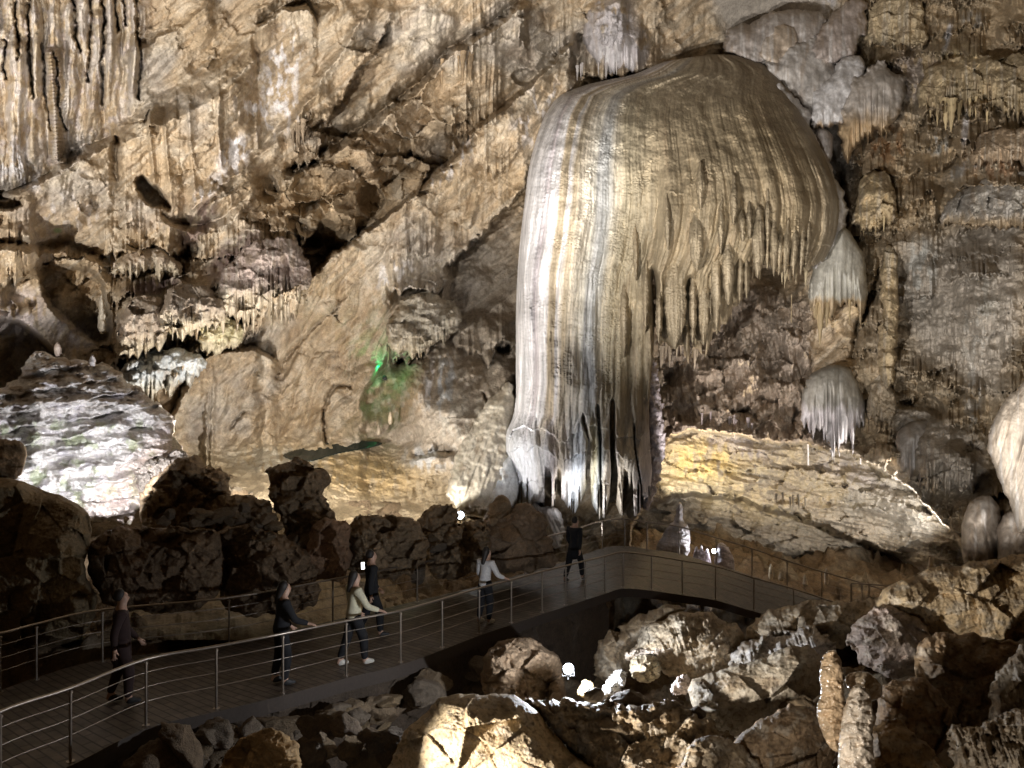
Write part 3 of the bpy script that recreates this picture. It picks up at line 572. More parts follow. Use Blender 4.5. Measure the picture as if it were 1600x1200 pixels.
def bell_paint(C, X, Y, s):
    q = qcoord(X, Y); c = q*500+4*fbm(X/40, Y/160, 2, 350); a = np.array([t[0] for t in STR], float); K = np.array([t[1] for t in STR])
    B = np.stack([np.interp(c, a, K[:, k]) for k in range(3)], -1)
    B = B*(1+.22*fbm(c/7, Y/170, 3, 352)+.12*fbm(X/50, Y/50, 3, 356))[..., None]
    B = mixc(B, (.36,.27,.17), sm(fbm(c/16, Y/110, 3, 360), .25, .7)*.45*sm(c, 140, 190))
    B = mixc(B, (.33,.27,.19), (1-sm(Y, 90, 210))*.7*sm(c, 60, 160))  # browns the dome top: shade of the upward-facing crown put into colour
    k = (sm(Y+14*fbm(X/9, Y/60, 3, 358), 610, 720)*.75*(X < 1034))[..., None]
    B = B*(1+.35*np.clip(fbm(c/4, Y/260, 3, 354), -.8, .8)*(c < 190))[..., None]
    return B*(1-k)+low_paint(C, X, Y, s)*k
flow = empty('giant_flowstone', P(930, 800, 31), 'giant pale striped flowstone like a hanging organ beside the railing bend', 'flowstone')
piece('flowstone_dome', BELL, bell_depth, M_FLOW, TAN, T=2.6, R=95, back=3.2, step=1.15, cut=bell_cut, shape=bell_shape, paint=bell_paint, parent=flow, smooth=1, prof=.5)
bx, by, bD, bK = LAST
def bell_at(x, y):
    i = int(np.clip(np.searchsorted(bx, x), 0, len(bx)-1)); j = int(np.clip(np.searchsorted(by, y), 0, len(by)-1)); return float(bD[j, i])
for k, (xc, y0, y1, w) in enumerate([(1055,372,546,36),(1087,322,424,24),(1083,412,538,13),(1101,398,540,21),(1119,345,522,17),(1137,350,478,20),(1157,372,474,13),(1167,380,466,12),(1159,318,378,13),(1171,310,372,11),
        (1186,318,434,21),(1200,290,424,10),(1209,325,432,15),(1220,345,430,13),(1232,340,430,13),(1244,335,431,13),(1256,330,428,12),(1267,320,420,11),(1031,430,536,13),(1072,440,552,12),(1110,440,500,9),(1128,300,400,12),(1147,270,352,13),(1042,300,392,12),(1095,250,330,15),(1010,400,520,12),(975,430,560,15),(992,340,440,10)]):
    yb = y0+.55*(y1-y0); yy = max(160, min(y0+.45*(y1-y0), 470)); dz = bell_at(min(xc, 1275), yy)
    t = [0, .15, .35, .6, .8, .93, 1.0]; ww = [.18, .34, .46, .5, .38, .2, .04]; dr = (math.sin(k*1.7)*2)-(max(0, xc-1190)*.10)
    Lp = [(xc-w*b_+dr*a_, y0+(y1-y0)*a_) for a_, b_ in zip(t, ww)]; Rp = [(xc+w*b_+dr*a_, y0+(y1-y0)*a_) for a_, b_ in zip(t, ww)]
    piece('drapery_lobe', Lp+Rp[::-1], (lambda X, Y, d=dz, a=y0, b=y1: d+.55-.75*sm(Y, a, a+.55*(b-a))), M_FLOW, (.37,.30,.20), T=.5, R=w*.5, back=.9, step=.9, rough=1.5, rscale=14,
          shape=lambda X, Y, s: .12*flutes(X, Y, (9, 5), 470, 20)+.03*fbm(X/3, Y/3, 2, 474), paint=lambda C, X, Y, s: mixc(C, (.48,.40,.28), sm(fbm(X/5, Y/60, 3, 476), 0, .5)*.5), parent=flow, smooth=1)
# lower curtains of the column: separate bundles with dark slots between them
piece('column_flank', [(1000,600),(1004,700),(1000,790),(1012,800),(1024,770),(1036,730),(1040,680),(1034,640),(1026,560),(1010,560)], lambda X, Y: 29.9+0*X, M_ROCK, LIL, T=.8, R=20, back=2, step=1.2, shape=lambda X, Y, s: .18*fbm(X/9, Y/14, 4, 420)+.15*flutes(X+.2*Y, Y, (12, 6), 422, 6), parent=flow, rough=3, rscale=12)
piece('flow_foot', [(826,780),(850,792),(866,792),(876,800),(884,820),(880,850),(868,862),(852,840),(838,812)], lambda X, Y: 28.9+0*X, M_FLOW, (.6,.57,.55), T=.6, R=16, back=2, step=1.2, shape=lambda X, Y, s: .3*flutes(X-.35*Y, Y, (12, 6), 430, 9), parent=flow, rough=3, rscale=12)

# ------------------------------------------------------------------ rounded grey flows on the wall right of it
def smooth_shape(sd, a=.12): return lambda X, Y, s: a*fbm(X/26, Y/34, 3, sd)+.06*flutes(X, Y, (26, 11), sd+5, 20)
def fringe(line, lo, hi, sd, w=6):
    def f(X, Y):
        b = polyline(line, X[0])+teeth(X[0], lo, hi, sd, w); g = np.abs(np.gradient(b, X[0]))
        return (b[None]-Y)/np.sqrt(1+np.minimum(g, 3)[None]**2)
    return f
def two(colA, y0, y1, sd):
    def f(C, X, Y, s): return mixc(C, colA, sm(Y+8*fbm(X/10, Y/30, 3, sd), y0, y1)*.85)
    return f
G1 = (.46,.43,.40)
HOODS = [
 ('grey dome of calcite high behind the giant flowstone', [(1120,92),(1128,60),(1150,38),(1200,22),(1255,10),(1290,20),(1300,60),(1270,90),(1210,104),(1170,96)], 36.0, 1.8, (.34,.30,.27), None, None),
 ('brown ribbed calcite hump with a pale stripe beside the top of the giant flowstone', [(1180,95),(1190,60),(1215,38),(1240,36),(1248,62),(1240,88),(1215,104)], 35.0, 1.3, (.44,.36,.28), None, None),
 ('dark smooth calcite hood below the ceiling right of the giant flowstone', [(1255,100),(1275,55),(1300,20),(1330,-6),(1362,4),(1356,50),(1330,90),(1290,104)], 35.0, 1.6, (.33,.28,.25), None, None),
 ('wide pale calcite shoulder behind the upper right of the giant flowstone', [(1185,100),(1210,84),(1250,66),(1280,60),(1300,84),(1316,120),(1300,160),(1280,190),(1250,170),(1215,130)], 34.4, 1.7, (.42,.39,.36), None, None),
 ('white draped calcite bulb ending in ochre teeth', [(1262,165),(1278,130),(1305,100),(1332,84),(1352,96),(1352,130),(1330,170),(1318,205),(1300,215),(1270,212)], 33.6, 1.5, (.58,.56,.55), ([(1255,196),(1300,194),(1330,192)], 2, 14, 61), ((.48,.34,.20), 188, 200)),
 ('tall rounded calcite hood with an ochre fringed foot', [(1308,240),(1310,190),(1322,140),(1345,112),(1372,96),(1404,110),(1418,140),(1408,175),(1390,200),(1372,240),(1340,270),(1320,262)], 33.0, 1.6, (.40,.36,.32), ([(1300,240),(1330,232),(1360,200),(1420,185)], 3, 26, 62), ((.46,.32,.17), 160, 205)),
 ('long pale calcite rim hugging the right side of the giant flowstone', [(1210,128),(1235,140),(1262,170),(1272,205),(1285,240),(1306,262),(1320,310),(1324,355),(1308,400),(1288,420),(1270,430),(1262,400),(1270,300),(1240,220),(1215,170)], 32.3, 1.3, (.50,.48,.46), None, None),
 ('white calcite bulb on the cliff ending in short drips', [(1276,196),(1300,205),(1303,240),(1296,268),(1280,250),(1272,222)], 33.2, .7, (.66,.63,.62), None, None),
 ('bell shaped calcite bulb with ochre drips below the right edge of the giant flowstone', [(1262,470),(1264,440),(1280,400),(1300,365),(1318,350),(1336,372),(1350,400),(1358,440),(1352,480),(1340,520),(1300,540),(1270,520)], 31.8, 1.6, (.44,.42,.36), ([(1255,462),(1290,470),(1325,466),(1360,462)], 4, 54, 63), ((.42,.31,.18), 462, 474)),
 ('mushroom shaped calcite lobe with long white stalactites under it', [(1252,690),(1250,640),(1256,600),(1272,578),(1300,570),(1328,574),(1340,592),(1350,630),(1352,680),(1330,716),(1300,730),(1262,716)], 31.0, 1.5, (.30,.28,.24), ([(1245,650),(1270,664),(1300,660),(1320,676),(1356,640)], 4, 60, 64), ((.70,.66,.66), 628, 644)),
 ('rounded grey calcite cushion on the right wall above a row of drips', [(1395,690),(1410,662),(1440,655),(1480,662),(1515,680),(1532,706),(1528,740),(1500,790),(1440,780),(1405,735)], 29.2, 1.7, (.33,.30,.27), ([(1390,728),(1440,738),(1500,744),(1535,730)], 4, 36, 65), None),
 ('pale ribbed flowstone hanging at the right edge of the cave wall', [(1640,560),(1605,590),(1570,625),(1548,660),(1543,700),(1560,750),(1578,790),(1590,835),(1610,860),(1700,860),(1700,560)], 19.5, 1.6, (.48,.41,.33), ([(1540,720),(1560,760),(1590,830),(1640,850),(1700,850)], 4, 22, 66), None),
 ('smooth grey calcite pillar low on the right wall', [(1504,880),(1502,830),(1508,795),(1524,778),(1545,772),(1562,790),(1566,830),(1562,890),(1535,896)], 21.5, 1.3, (.40,.34,.28), None, None),
 ('round grey calcite drum at the foot of the right wall', [(1556,885),(1556,830),(1568,800),(1590,790),(1640,790),(1640,900),(1580,900)], 20.6, 1.3, (.44,.38,.32), None, None),
 ('grey draped calcite hood hanging at the top centre of the chamber', [(905,60),(915,20),(935,-6),(968,-6),(978,30),(984,56),(1000,60),(1004,84),(996,112),(975,118),(940,116),(925,86)], 36.0, 1.4, (.47,.44,.44), ([(900,104),(940,112),(1010,104)], 2, 14, 67), None),
]
for i, (lab, poly, dep, T, col, fr, tw) in enumerate(HOODS):
    big = dep < 22
    y0_ = min(p[1] for p in poly); y1_ = max(p[1] for p in poly)
    sh = (lambda X, Y, s, k=i: .25*flutes(X+.35*(Y-700)*(1 if k == 11 else 0), Y, (34, 15, 7), 500+k*9, 22)) if i in (8, 9, 11, 14) else (lambda X, Y, s, k=i, a=y0_, b=y1_, t=T: t*.75*np.clip((Y-a)/(b-a), 0, 1)+.16*flutes(X+.2*(Y-a)*math.sin(k*2.), Y, (34, 14, 6), 500+k*9, 26)*sm(Y, a, a+.6*(b-a))+.15*fbm(X/26, Y/40, 3, 505+k))
    o = piece('calcite_hood', poly, dep, M_SMOOTH if i != 11 else M_FLOW, col, T=T*(.5 if i < 7 else .75), back=2.6, step=1.3, shape=sh, rough=8 if i < 7 else 3, rscale=34, seed=i*5,
              cut=fringe(*fr) if fr else None, paint=two(tw[0], tw[1], tw[2], 600+i) if tw else (lambda C, X, Y, s, k=i: mixc(mixc(C, (.62,.60,.58), sm(fbm(X/8, Y/120, 3, 620+k), .15, .6)*.5), (.27,.20,.14), sm(fbm(X/14, Y/60, 3, 640+k), .2, .7)*.5)))
    tag(o, lab, 'calcite formation')

def WB(k, poly):
    "follow the wall's base surface, at the level of the wall relief actually found inside the outline"
    a = np.array(poly, float); sl = sub(a[:, 0].min(), a[:, 0].max(), a[:, 1].min(), a[:, 1].max()); m = sdpoly(WX[sl], WY[sl], poly) > 0
    e = float(np.percentile((D[sl]-wall_base(WX[sl], WY[sl]))[m], 22)); return lambda X, Y: wall_base(X, Y)+e-k
PB = (.36,.29,.22); CF = (.56,.48,.34); OF = (.44,.32,.18)
MORE = [  # label, outline, stand-off, swell, colour, fringe (line, min, max), fringe colour, fringe y
 ('pleated tan flow running down to the left foot of the giant flowstone', [(705,800),(698,755),(712,705),(745,655),(772,612),(808,590),(808,800),(760,815)], .5, 1.4, (.48,.43,.34), None, None),
 ('blue white calcite foot hugging the left side of the giant flowstone base', [(757,800),(760,745),(772,705),(794,688),(812,700),(812,800)], 2.4, .9, (.54,.55,.55), None, None),
 ('grey brown bulb with fringes above the green light', [(602,545),(608,490),(638,455),(675,455),(718,478),(726,504),(705,535),(665,556),(625,566)], .6, 1.6, (.40,.35,.27), ([(598,542),(650,548),(690,528),(730,505)], 2, 18), (CF, 520, 560)),
 ('brown mound with cream fringe directly above the bright bedded boulder', [(178,560),(183,492),(210,460),(250,460),(266,500),(256,548),(215,578)], .6, 1.6, PB, ([(174,548),(210,552),(262,530)], 4, 22), (CF, 515, 548)),
 ('brown mound with cream fringe in the middle of the left wall', [(246,520),(252,462),(288,440),(335,448),(356,480),(345,515),(300,538)], .8, 1.7, PB, ([(242,506),(290,516),(350,494)], 4, 26), (CF, 478, 510)),
 ('long purplish brown shelf with the longest cream fringe of the left wall', [(325,480),(345,425),(388,378),(440,366),(478,392),(490,445),(455,500),(410,525),(355,515)], .6, 1.8, (.34,.27,.23), ([(320,468),(370,486),(425,474),(492,436)], 8, 48), (CF, 435, 475)),
 ('blue grey low mound with a tan fringe right of the bright bedded boulder', [(184,620),(188,565),(240,545),(308,545),(330,572),(290,612),(220,642)], .5, 1.3, (.44,.46,.46), ([(182,604),(230,614),(280,596),(332,566)], 4, 22), (CF, 585, 615)),
 ('small yellowish mound under the long shelf of the left wall', [(306,548),(312,506),(345,490),(378,502),(386,530),(350,560)], .8, 1.0, (.44,.39,.24), ([(304,538),(345,545),(388,524)], 4, 18), (CF, 520, 545)),
 ('tan bulb with drips beside the dark hollow at the left', [(172,440),(180,405),(215,385),(260,388),(286,410),(284,445),(235,455)], .5, 1.2, (.44,.35,.26), ([(168,424),(230,416),(290,430)], 4, 22), (CF, 400, 425)),
 ('broad grey sloping shelf near the right edge', [(1462,350),(1492,298),(1560,268),(1660,262),(1660,365),(1560,372),(1500,372)], .4, 1.4, (.38,.35,.31), ([(1455,340),(1520,352),(1660,345)], 3, 14), (OF, 330, 352)),
 ('ochre ribbed pillar running down the right wall', [(1370,600),(1374,480),(1378,388),(1396,380),(1406,440),(1402,545),(1398,610)], .3, 1.2, (.46,.36,.22), ([(1366,590),(1402,596)], 4, 22), None),
 ('ochre drapery bulge right of the top half of the giant flowstone', [(1326,360),(1336,292),(1362,262),(1394,272),(1406,330),(1390,365)], .4, 1.2, (.45,.35,.21), ([(1320,344),(1360,348),(1410,332)], 4, 22), None),
 ('long ochre shelf with deep fluting at the upper right edge', [(1428,190),(1440,110),(1490,84),(1560,88),(1660,76),(1660,200),(1540,200)], .3, 1.4, (.43,.34,.21), ([(1422,164),(1500,152),(1660,168)], 8, 36), None),
 ('ochre fluted bulge at the top edge right of the grey hoods', [(1346,90),(1354,10),(1395,-14),(1440,-4),(1452,60),(1430,90)], .4, 1.1, (.45,.36,.23), ([(1342,60),(1400,66),(1456,68)], 4, 18), None),
 ('tan fluted bulge between the two ochre shelves of the right wall', [(1510,262),(1520,215),(1560,196),(1660,200),(1660,275),(1560,278)], .3, 1.0, (.44,.33,.22), ([(1505,246),(1560,250),(1660,244)], 4, 20), None),
 ('brown dripping bulge low on the right wall beside the mushroom lobe', [(1352,660),(1356,600),(1376,580),(1398,600),(1402,650),(1384,690)], .3, 1.0, (.38,.31,.22), ([(1350,650),(1404,655)], 4, 20), None),
]
for i, (lab, poly, off, T, col, fr, tw) in enumerate(MORE):
    y0_ = min(p[1] for p in poly); y1_ = max(p[1] for p in poly); rib = fr is not None
    o = piece('calcite_bulge', poly, WB(off*.4, poly), M_SMOOTH if (not rib) else M_WALL, col, T=T*.8, back=2.6, step=1.2, rough=5, rscale=26, seed=70+i*5, R=None,
        shape=(lambda X, Y, s, k=i, a=y0_, b=y1_, t=T, rb=rib: t*.4*np.clip((Y-a)/(b-a), 0, 1)+(.34 if rb else .2)*flutes(X+(0 if rb else .35*Y), Y, (26, 12, 6), 700+k*9, 18)*sm(Y, a, a+.5*(b-a))+(.3 if rb else .2)*fbm(X/26, Y/26, 3 if not rb else 5, 705+k)+(.35*facets(X/30, Y/22, 709+k, 1.4)[0] if rb else 0)),
        cut=(lambda X, Y, f=fringe(fr[0], fr[1], fr[2], 90+i, 6): 1.8*f(X, Y)) if fr else None,
        paint=(lambda C, X, Y, s, k=i, w=tw: mixc(mixc(mixc(C, (.60,.55,.46), sm(fbm(X/7, Y/90, 3, 720+k), .15, .6)*.4), (.27,.20,.13), sm(fbm(X/14, Y/30, 3, 740+k), .2, .7)*.5), w[0] if w else CF, sm(Y+8*fbm(X/10, Y/30, 3, k), w[1], w[2])*.7 if w else 0*X)))
    tag(o, lab, 'calcite formation')
# ------------------------------------------------------------------ cave floor
FC = [(-14,5,-7),(-14,12,-6.2),(-14,18,-5.6),(-14,24,-5),(-12,32,-4),(-6,4,-7),(-6,9,-7),(-6,14,-6.8),(-6,20,-6),(-5,26,-5.6),(-4,33,-5),(0,3,-6),(0,8,-6.4),(0,12,-6.8),(1.5,16,-7.6),(2,20,-7.8),(1,25,-6.9),(1,31,-7),
      (3,4,-3.8),(3.2,7,-4.0),(4,10,-4.7),(5,13,-5.5),(6,17,-7.4),(7,22,-8.4),(7,27,-7.6),(7,33,-7.4),(7,4,-3),(8,8,-3.3),(10,12,-3.7),(11,16,-5.6),(13,22,-8),(13,28,-9),(16,8,-2.6),(18,14,-3.4),(20,22,-5),(20,30,-8)]
_ff = tps([(a[0]*20, a[1]*20, a[2]) for a in FC])
gx_ = np.arange(-24, 24, .09); gy_ = 1.8*np.exp(np.linspace(0, math.log(37/1.8), 460)); GX, GY = np.meshgrid(gx_, gy_)
def floor_z(X, Y):
    X = np.asarray(X, float); Y = np.asarray(Y, float)
    z = _ff(X*20, Y*20)
    h, e = facets(X/1.1, Y/1.1, 700, 1.2); h2, _ = facets(X/.4, Y/.4, 702, 1.2)
    return np.clip(z, -9.5, 0)+.35*h+.14*h2+.5*fbm(X/3, Y/3, 4, 705)+.05*fbm(X/.2, Y/.2, 3, 708)
GZ = floor_z(GX, GY)
n = fbm(GX/2, GY/2, 4, 710); FCC = mixc(np.ones(GX.shape+(3,))*np.array((.24,.17,.10)), (.34,.28,.20), sm(n, 0, .6))
_m = np_mesh('cave_floor', np.stack([GX, GY, GZ], -1).reshape(-1, 3), grid_quads(np.ones(GX.shape, bool), True), FCC.reshape(-1, 3))
struct(link_mesh('cave_floor', _m, M_ROCK))

# ------------------------------------------------------------------ the bright block at the left and the boulders
def rock_shape(sd, a, px=40, fl=0):
    def f(X, Y, s):
        h, e = facets(X/px+.3*Y/px, Y/(px*.8), sd, 1.5); h2, e2 = facets(X/(px*.36), Y/(px*.3), sd+1, 1.4)
        r = a*(h+.35*h2)+a*.3*fbm(X/(px*.6), Y/(px*.5), 5, sd+2, .55)+a*.04*fbm(X/4, Y/4, 2, sd+4)
        return r+(fl*flutes(X-.3*Y, Y, (16, 7), sd+6, 8) if fl else 0)
    return f
def strata_shape(X, Y, s):
    t = Y+.16*X+5*fbm(X/50, Y/30, 3, 800); z = (t/27) % 1
    return .36*np.clip(z*1.25, 0, 1)**.7*np.clip((1-z)*14, 0, 1)+.35*fbm(X/40, Y/20, 4, 803)+.22*ridged(X/26, t/7, 3, 806)*sm(-Y, -690, -600)-.25*fbm(X/70, Y/60, 2, 808)
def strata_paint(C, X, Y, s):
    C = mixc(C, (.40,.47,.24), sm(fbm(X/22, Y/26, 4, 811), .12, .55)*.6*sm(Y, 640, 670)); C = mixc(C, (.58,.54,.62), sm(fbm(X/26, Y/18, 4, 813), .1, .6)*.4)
    C = mixc(C, (.66,.50,.40), sm(X+Y, 880, 960)*.5); return mixc(C, (.36,.27,.18), sm(-Y, -660, -600)*sm(fbm(X/24, Y/9, 3, 815), -.1, .35)*.8)  # brown patches near the top paint the boulder's shaded upper part
BR = [(-80,640),(0,606),(28,582),(40,562),(70,554),(110,552),(142,562),(166,575),(205,590),(238,622),(262,660),(284,695),(300,712),(302,740),(290,790),(240,815),(100,815),(-80,800)]
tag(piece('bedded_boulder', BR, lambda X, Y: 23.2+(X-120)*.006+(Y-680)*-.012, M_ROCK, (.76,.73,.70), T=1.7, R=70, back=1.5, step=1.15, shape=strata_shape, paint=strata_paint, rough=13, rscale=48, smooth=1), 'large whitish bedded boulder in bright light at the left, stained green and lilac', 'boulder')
tag(piece('ribbed_rock', [(196,790),(198,752),(215,725),(250,712),(285,700),(296,712),(288,745),(262,775),(235,800)], 22.0, M_ROCK, (.5,.44,.38), T=.8, R=24, step=1.15, closed=True, shape=rock_shape(820, .3, 16, .35), rough=4, rscale=12), 'ribbed pale rock leaning on the lower right of the bright bedded boulder', 'boulder')
BB = (.30,.215,.13); BD = (.22,.15,.09)
BOULD = [
 ('rounded brown boulder knob at the left edge beside the bright bedded boulder', [(-40,690),(0,684),(30,690),(42,705),(40,732),(20,752),(-40,755)], 17.5, .8, BB, 60),
 ('huge smooth brown bank of rock at the left edge above the far railing', [(-90,740),(-20,742),(30,752),(62,768),(100,775),(138,800),(150,840),(128,890),(165,950),(110,1010),(-90,1040)], 16.6, 1.6, (.30,.225,.13), 120),
 ('jagged dark boulder in front of the ribbed pale rock', [(215,800),(225,760),(250,735),(280,715),(310,710),(335,730),(358,742),(362,765),(345,785),(350,810),(300,832),(235,835)], 19.8, 1.0, BB, 34),
 ('flat topped dark slab under the row of rubble at the left', [(140,850),(158,832),(215,826),(300,824),(342,830),(352,858),(345,930),(300,960),(170,955),(135,900)], 16.9, .9, BD, 60),
 ('low dark ledge between the flat topped slab and the knobbly pillar', [(330,835),(370,815),(430,830),(480,860),(505,900),(490,960),(350,965),(335,900)], 17.6, .9, BD, 44),
 ('tumbled dark block above the flat topped slab', [(296,800),(330,778),(380,770),(420,782),(436,810),(430,840),(360,845),(300,830)], 19.2, .8, BB, 30),
 ('knobbly dark rock pillar standing left of the pool terraces', [(418,745),(424,728),(446,722),(468,713),(484,726),(512,738),(514,750),(506,765),(512,790),(524,812),(536,838),(545,870),(530,890),(480,880),(448,850),(440,810),(424,785)], 19.0, .75, BB, 26),
 ('smooth reddish boulder at the foot of the knobbly rock pillar', [(470,860),(485,825),(515,808),(542,822),(552,850),(550,890),(520,915),(480,905)], 18.1, .8, (.32,.20,.12), 50),
 ('dark rubble ridge block below the sandy slope', [(540,850),(548,815),(580,802),(620,805),(650,815),(672,840),(660,890),(600,910),(550,900)], 18.9, .8, BB, 28),
 ('dark hump of rock left of the small white floodlight', [(652,820),(660,800),(676,791),(692,792),(702,788),(712,796),(716,815),(712,850),(680,870),(655,855)], 20.6, .7, BB, 26),
 ('bun shaped dark rock before the foot of the giant flowstone', [(752,818),(760,795),(775,776),(788,772),(798,778),(802,795),(796,815),(780,830),(760,830)], 21.6, .7, BB, 40),
 ('broad dark boulder below the left foot of the giant flowstone', [(740,850),(760,815),(796,800),(806,785),(828,781),(842,800),(856,826),(868,850),(872,880),(820,900),(750,890)], 21.0, .9, (.27,.19,.12), 46),
 ('dark rocks heaped between the white floodlight and the broad dark boulder', [(660,860),(690,835),(720,812),(752,815),(770,840),(765,880),(720,905),(670,900)], 20.2, .9, BB, 26),
 ('big dark boulder left of the dazzling floor lamp', [(748,1060),(758,1020),(785,998),(820,994),(852,1008),(872,1030),(884,1060),(885,1100),(840,1120),(760,1115)], 13.4, .9, (.26,.18,.11), 60),
 ('dim orange-brown boulder at the lower left under the near railing', [(345,1185),(362,1160),(400,1145),(432,1138),(460,1156),(474,1190),(460,1230),(350,1240)], 8.2, .4, (.42,.27,.12), 50),
]
for i, (lab, poly, dep, T, col, px) in enumerate(BOULD):
    tag(piece('boulder', poly, dep, M_ROCK, col, T=T, closed=True, step=1.5, shape=rock_shape(830+i*7, T*.38, px), rough=6 if px > 25 else 3, rscale=px*.7, smooth=1, prof=.5), lab, 'boulder')
FG = [
 ('large tan slab at the bottom centre with a cracked sloping face', [(560,1280),(598,1205),(630,1150),(665,1108),(700,1088),(760,1084),(800,1090),(826,1102),(860,1140),(905,1180),(960,1240),(980,1290)], 8.6, .9, (0.54,0.41,0.24), 110, 0),
 ('dark crumbly rock slope right of the tan slab at the bottom', [(800,1092),(860,1088),(920,1098),(1000,1104),(1050,1092),(1085,1110),(1130,1140),(1180,1190),(1200,1290),(940,1290),(900,1190),(850,1130)], 9.0, .8, (0.41,0.31,0.19), 30, 0),
 ('grey brown tilted slab left of the twin stalagmites', [(1076,1068),(1110,1048),(1180,1030),(1240,1010),(1272,1002),(1288,1030),(1290,1072),(1262,1098),(1205,1122),(1150,1156),(1108,1150),(1085,1112)], 9.9, .7, (0.43,0.36,0.26), 80, 0),
 ('white lit rounded rock behind the grey brown tilted slab', [(1142,1044),(1148,1015),(1165,1000),(1200,995),(1232,985),(1262,978),(1300,990),(1300,1030),(1250,1045),(1190,1055)], 12.2, .7, (0.74,0.68,0.61), 40, .1),
 ('knobbly boulder with pale lit crust right of the floor lamp', [(985,1020),(1000,985),(1040,962),(1078,955),(1130,965),(1160,985),(1165,1020),(1140,1060),(1080,1075),(1040,1050),(1010,1045)], 13.2, 1.0, (0.59,0.47,0.32), 44, .12),
 ('long humped rock in front of the descending ramp', [(1150,1010),(1170,975),(1215,950),(1262,934),(1310,942),(1350,938),(1385,930),(1420,945),(1400,985),(1320,1012),(1240,1024)], 13.4, 1.1, (0.57,0.46,0.32), 60, .08),
 ('wide brown slab top at the right edge under the calcite pillars', [(1366,960),(1376,928),(1398,906),(1440,893),(1490,882),(1545,873),(1620,866),(1720,890),(1720,1030),(1600,1020),(1520,1012),(1470,1000),(1420,985)], 11.8, 1.2, (0.57,0.42,0.24), 90, .05),
 ('dark angular block with a lilac lit left face', [(1318,1000),(1335,975),(1372,944),(1410,948),(1452,985),(1468,1012),(1445,1052),(1402,1066),(1368,1054),(1340,1028)], 11.0, .7, (0.49,0.39,0.32), 50, 0),
 ('dark brown boulder mass at the right edge below the wide slab', [(1420,1010),(1480,990),(1560,1000),(1640,1010),(1740,1040),(1740,1220),(1560,1200),(1500,1120),(1430,1070)], 9.0, .9, (0.38,0.26,0.15), 80, 0),
 ('grey ribbed rock at the far right bottom edge', [(1545,1120),(1552,1060),(1580,1016),(1650,995),(1720,1000),(1720,1220),(1570,1200)], 7.4, .5, (0.46,0.39,0.30), 50, .1),
 ('ragged pitted rock in the bottom right corner', [(1478,1142),(1500,1132),(1530,1136),(1562,1118),(1590,1108),(1660,1080),(1720,1080),(1720,1290),(1500,1290),(1490,1210)], 5.8, .5, (0.49,0.39,0.27), 26, .12),
 ('brown rounded boulder right of the twin stalagmites', [(1365,1075),(1420,1056),(1468,1075),(1492,1110),(1480,1160),(1440,1205),(1380,1190)], 7.6, .5, (0.41,0.27,0.15), 60, 0),
 ('smooth brown rock slope at the foot of the twin stalagmites', [(1350,1140),(1400,1120),(1440,1155),(1490,1210),(1500,1290),(1330,1290),(1340,1200)], 6.2, .4, (0.46,0.31,0.16), 70, 0),
 ('low rounded rock at the bottom edge left of the brown block', [(1050,1210),(1070,1170),(1105,1145),(1150,1160),(1190,1195),(1220,1290),(1040,1290)], 6.8, .4, (0.46,0.35,0.22), 50, 0),
 ('dark brown block under the grey brown tilted slab', [(1135,1170),(1170,1135),(1225,1108),(1290,1092),(1305,1150),(1300,1290),(1180,1290)], 7.4, .6, (0.38,0.26,0.15), 60, 0),
 ('small bright amber crystal rock beside the floor lamp', [(900,1092),(904,1070),(916,1058),(928,1068),(929,1088)], 11.2, .12, (0.80,0.61,0.32), 12, 0),
 ('white crusted rock leaning right beside the amber rock', [(925,1098),(942,1072),(958,1050),(970,1044),(980,1056),(974,1074),(955,1090)], 11.4, .2, (0.80,0.80,0.80), 10, 0),
 ('pale square knobbed rock standing between the lamp and the boulders', [(983,1052),(982,1034),(996,1024),(1014,1022),(1033,1032),(1034,1052),(1024,1066),(1000,1068)], 12.0, .35, (0.78,0.68,0.49), 12, 0),
 ('thin flat slab resting on the pale square knobbed rock', [(974,1034),(980,1016),(1012,1012),(1048,1008),(1056,1016),(1040,1024),(1005,1028)], 12.3, .3, (0.61,0.51,0.41), 14, 0),
 ('small pink white lump of rock left of the tilted slab', [(1044,1080),(1054,1062),(1070,1050),(1080,1062),(1078,1082),(1060,1088)], 10.8, .15, (0.80,0.68,0.62), 10, 0),
 ('little white stone in the dark gap below the crusted rock', [(950,1102),(956,1088),(972,1084),(972,1100),(962,1106)], 11.0, .1, (0.80,0.80,0.80), 8, 0),
 ('dark humped rock behind the lamp and below the walkway', [(930,1010),(960,985),(1000,960),(1060,940),(1075,955),(1030,985),(985,1020),(980,1060),(930,1070)], 15.0, 1.0, (0.35,0.26,0.16), 50, 0),
]
def pits(C, X, Y, s):
    C = mixc(C, (.60,.53,.42), sm(fbm(X/30, Y/24, 4, 907), .05, .5)*.5); C = mixc(C, (.26,.18,.10), sm(fbm(X/45, Y/30, 4, 909), .1, .6)*.6)
    return mixc(C, (.12,.08,.05), sm(fbm(X/7, Y/7, 3, 905), .25, .6)*.6)
for i, (lab, poly, dep, T, col, px, fl) in enumerate(FG):
    tag(piece('rock', poly, dep, M_FORE, col, T=T, closed=True, step=1.5 if px > 15 else .8, shape=rock_shape(930+i*7, T*.24, px*1.6, fl), paint=pits, rough=7 if px > 25 else 2.5, rscale=px*.6, smooth=1, R=None if px < 60 else 70), lab, 'rock')
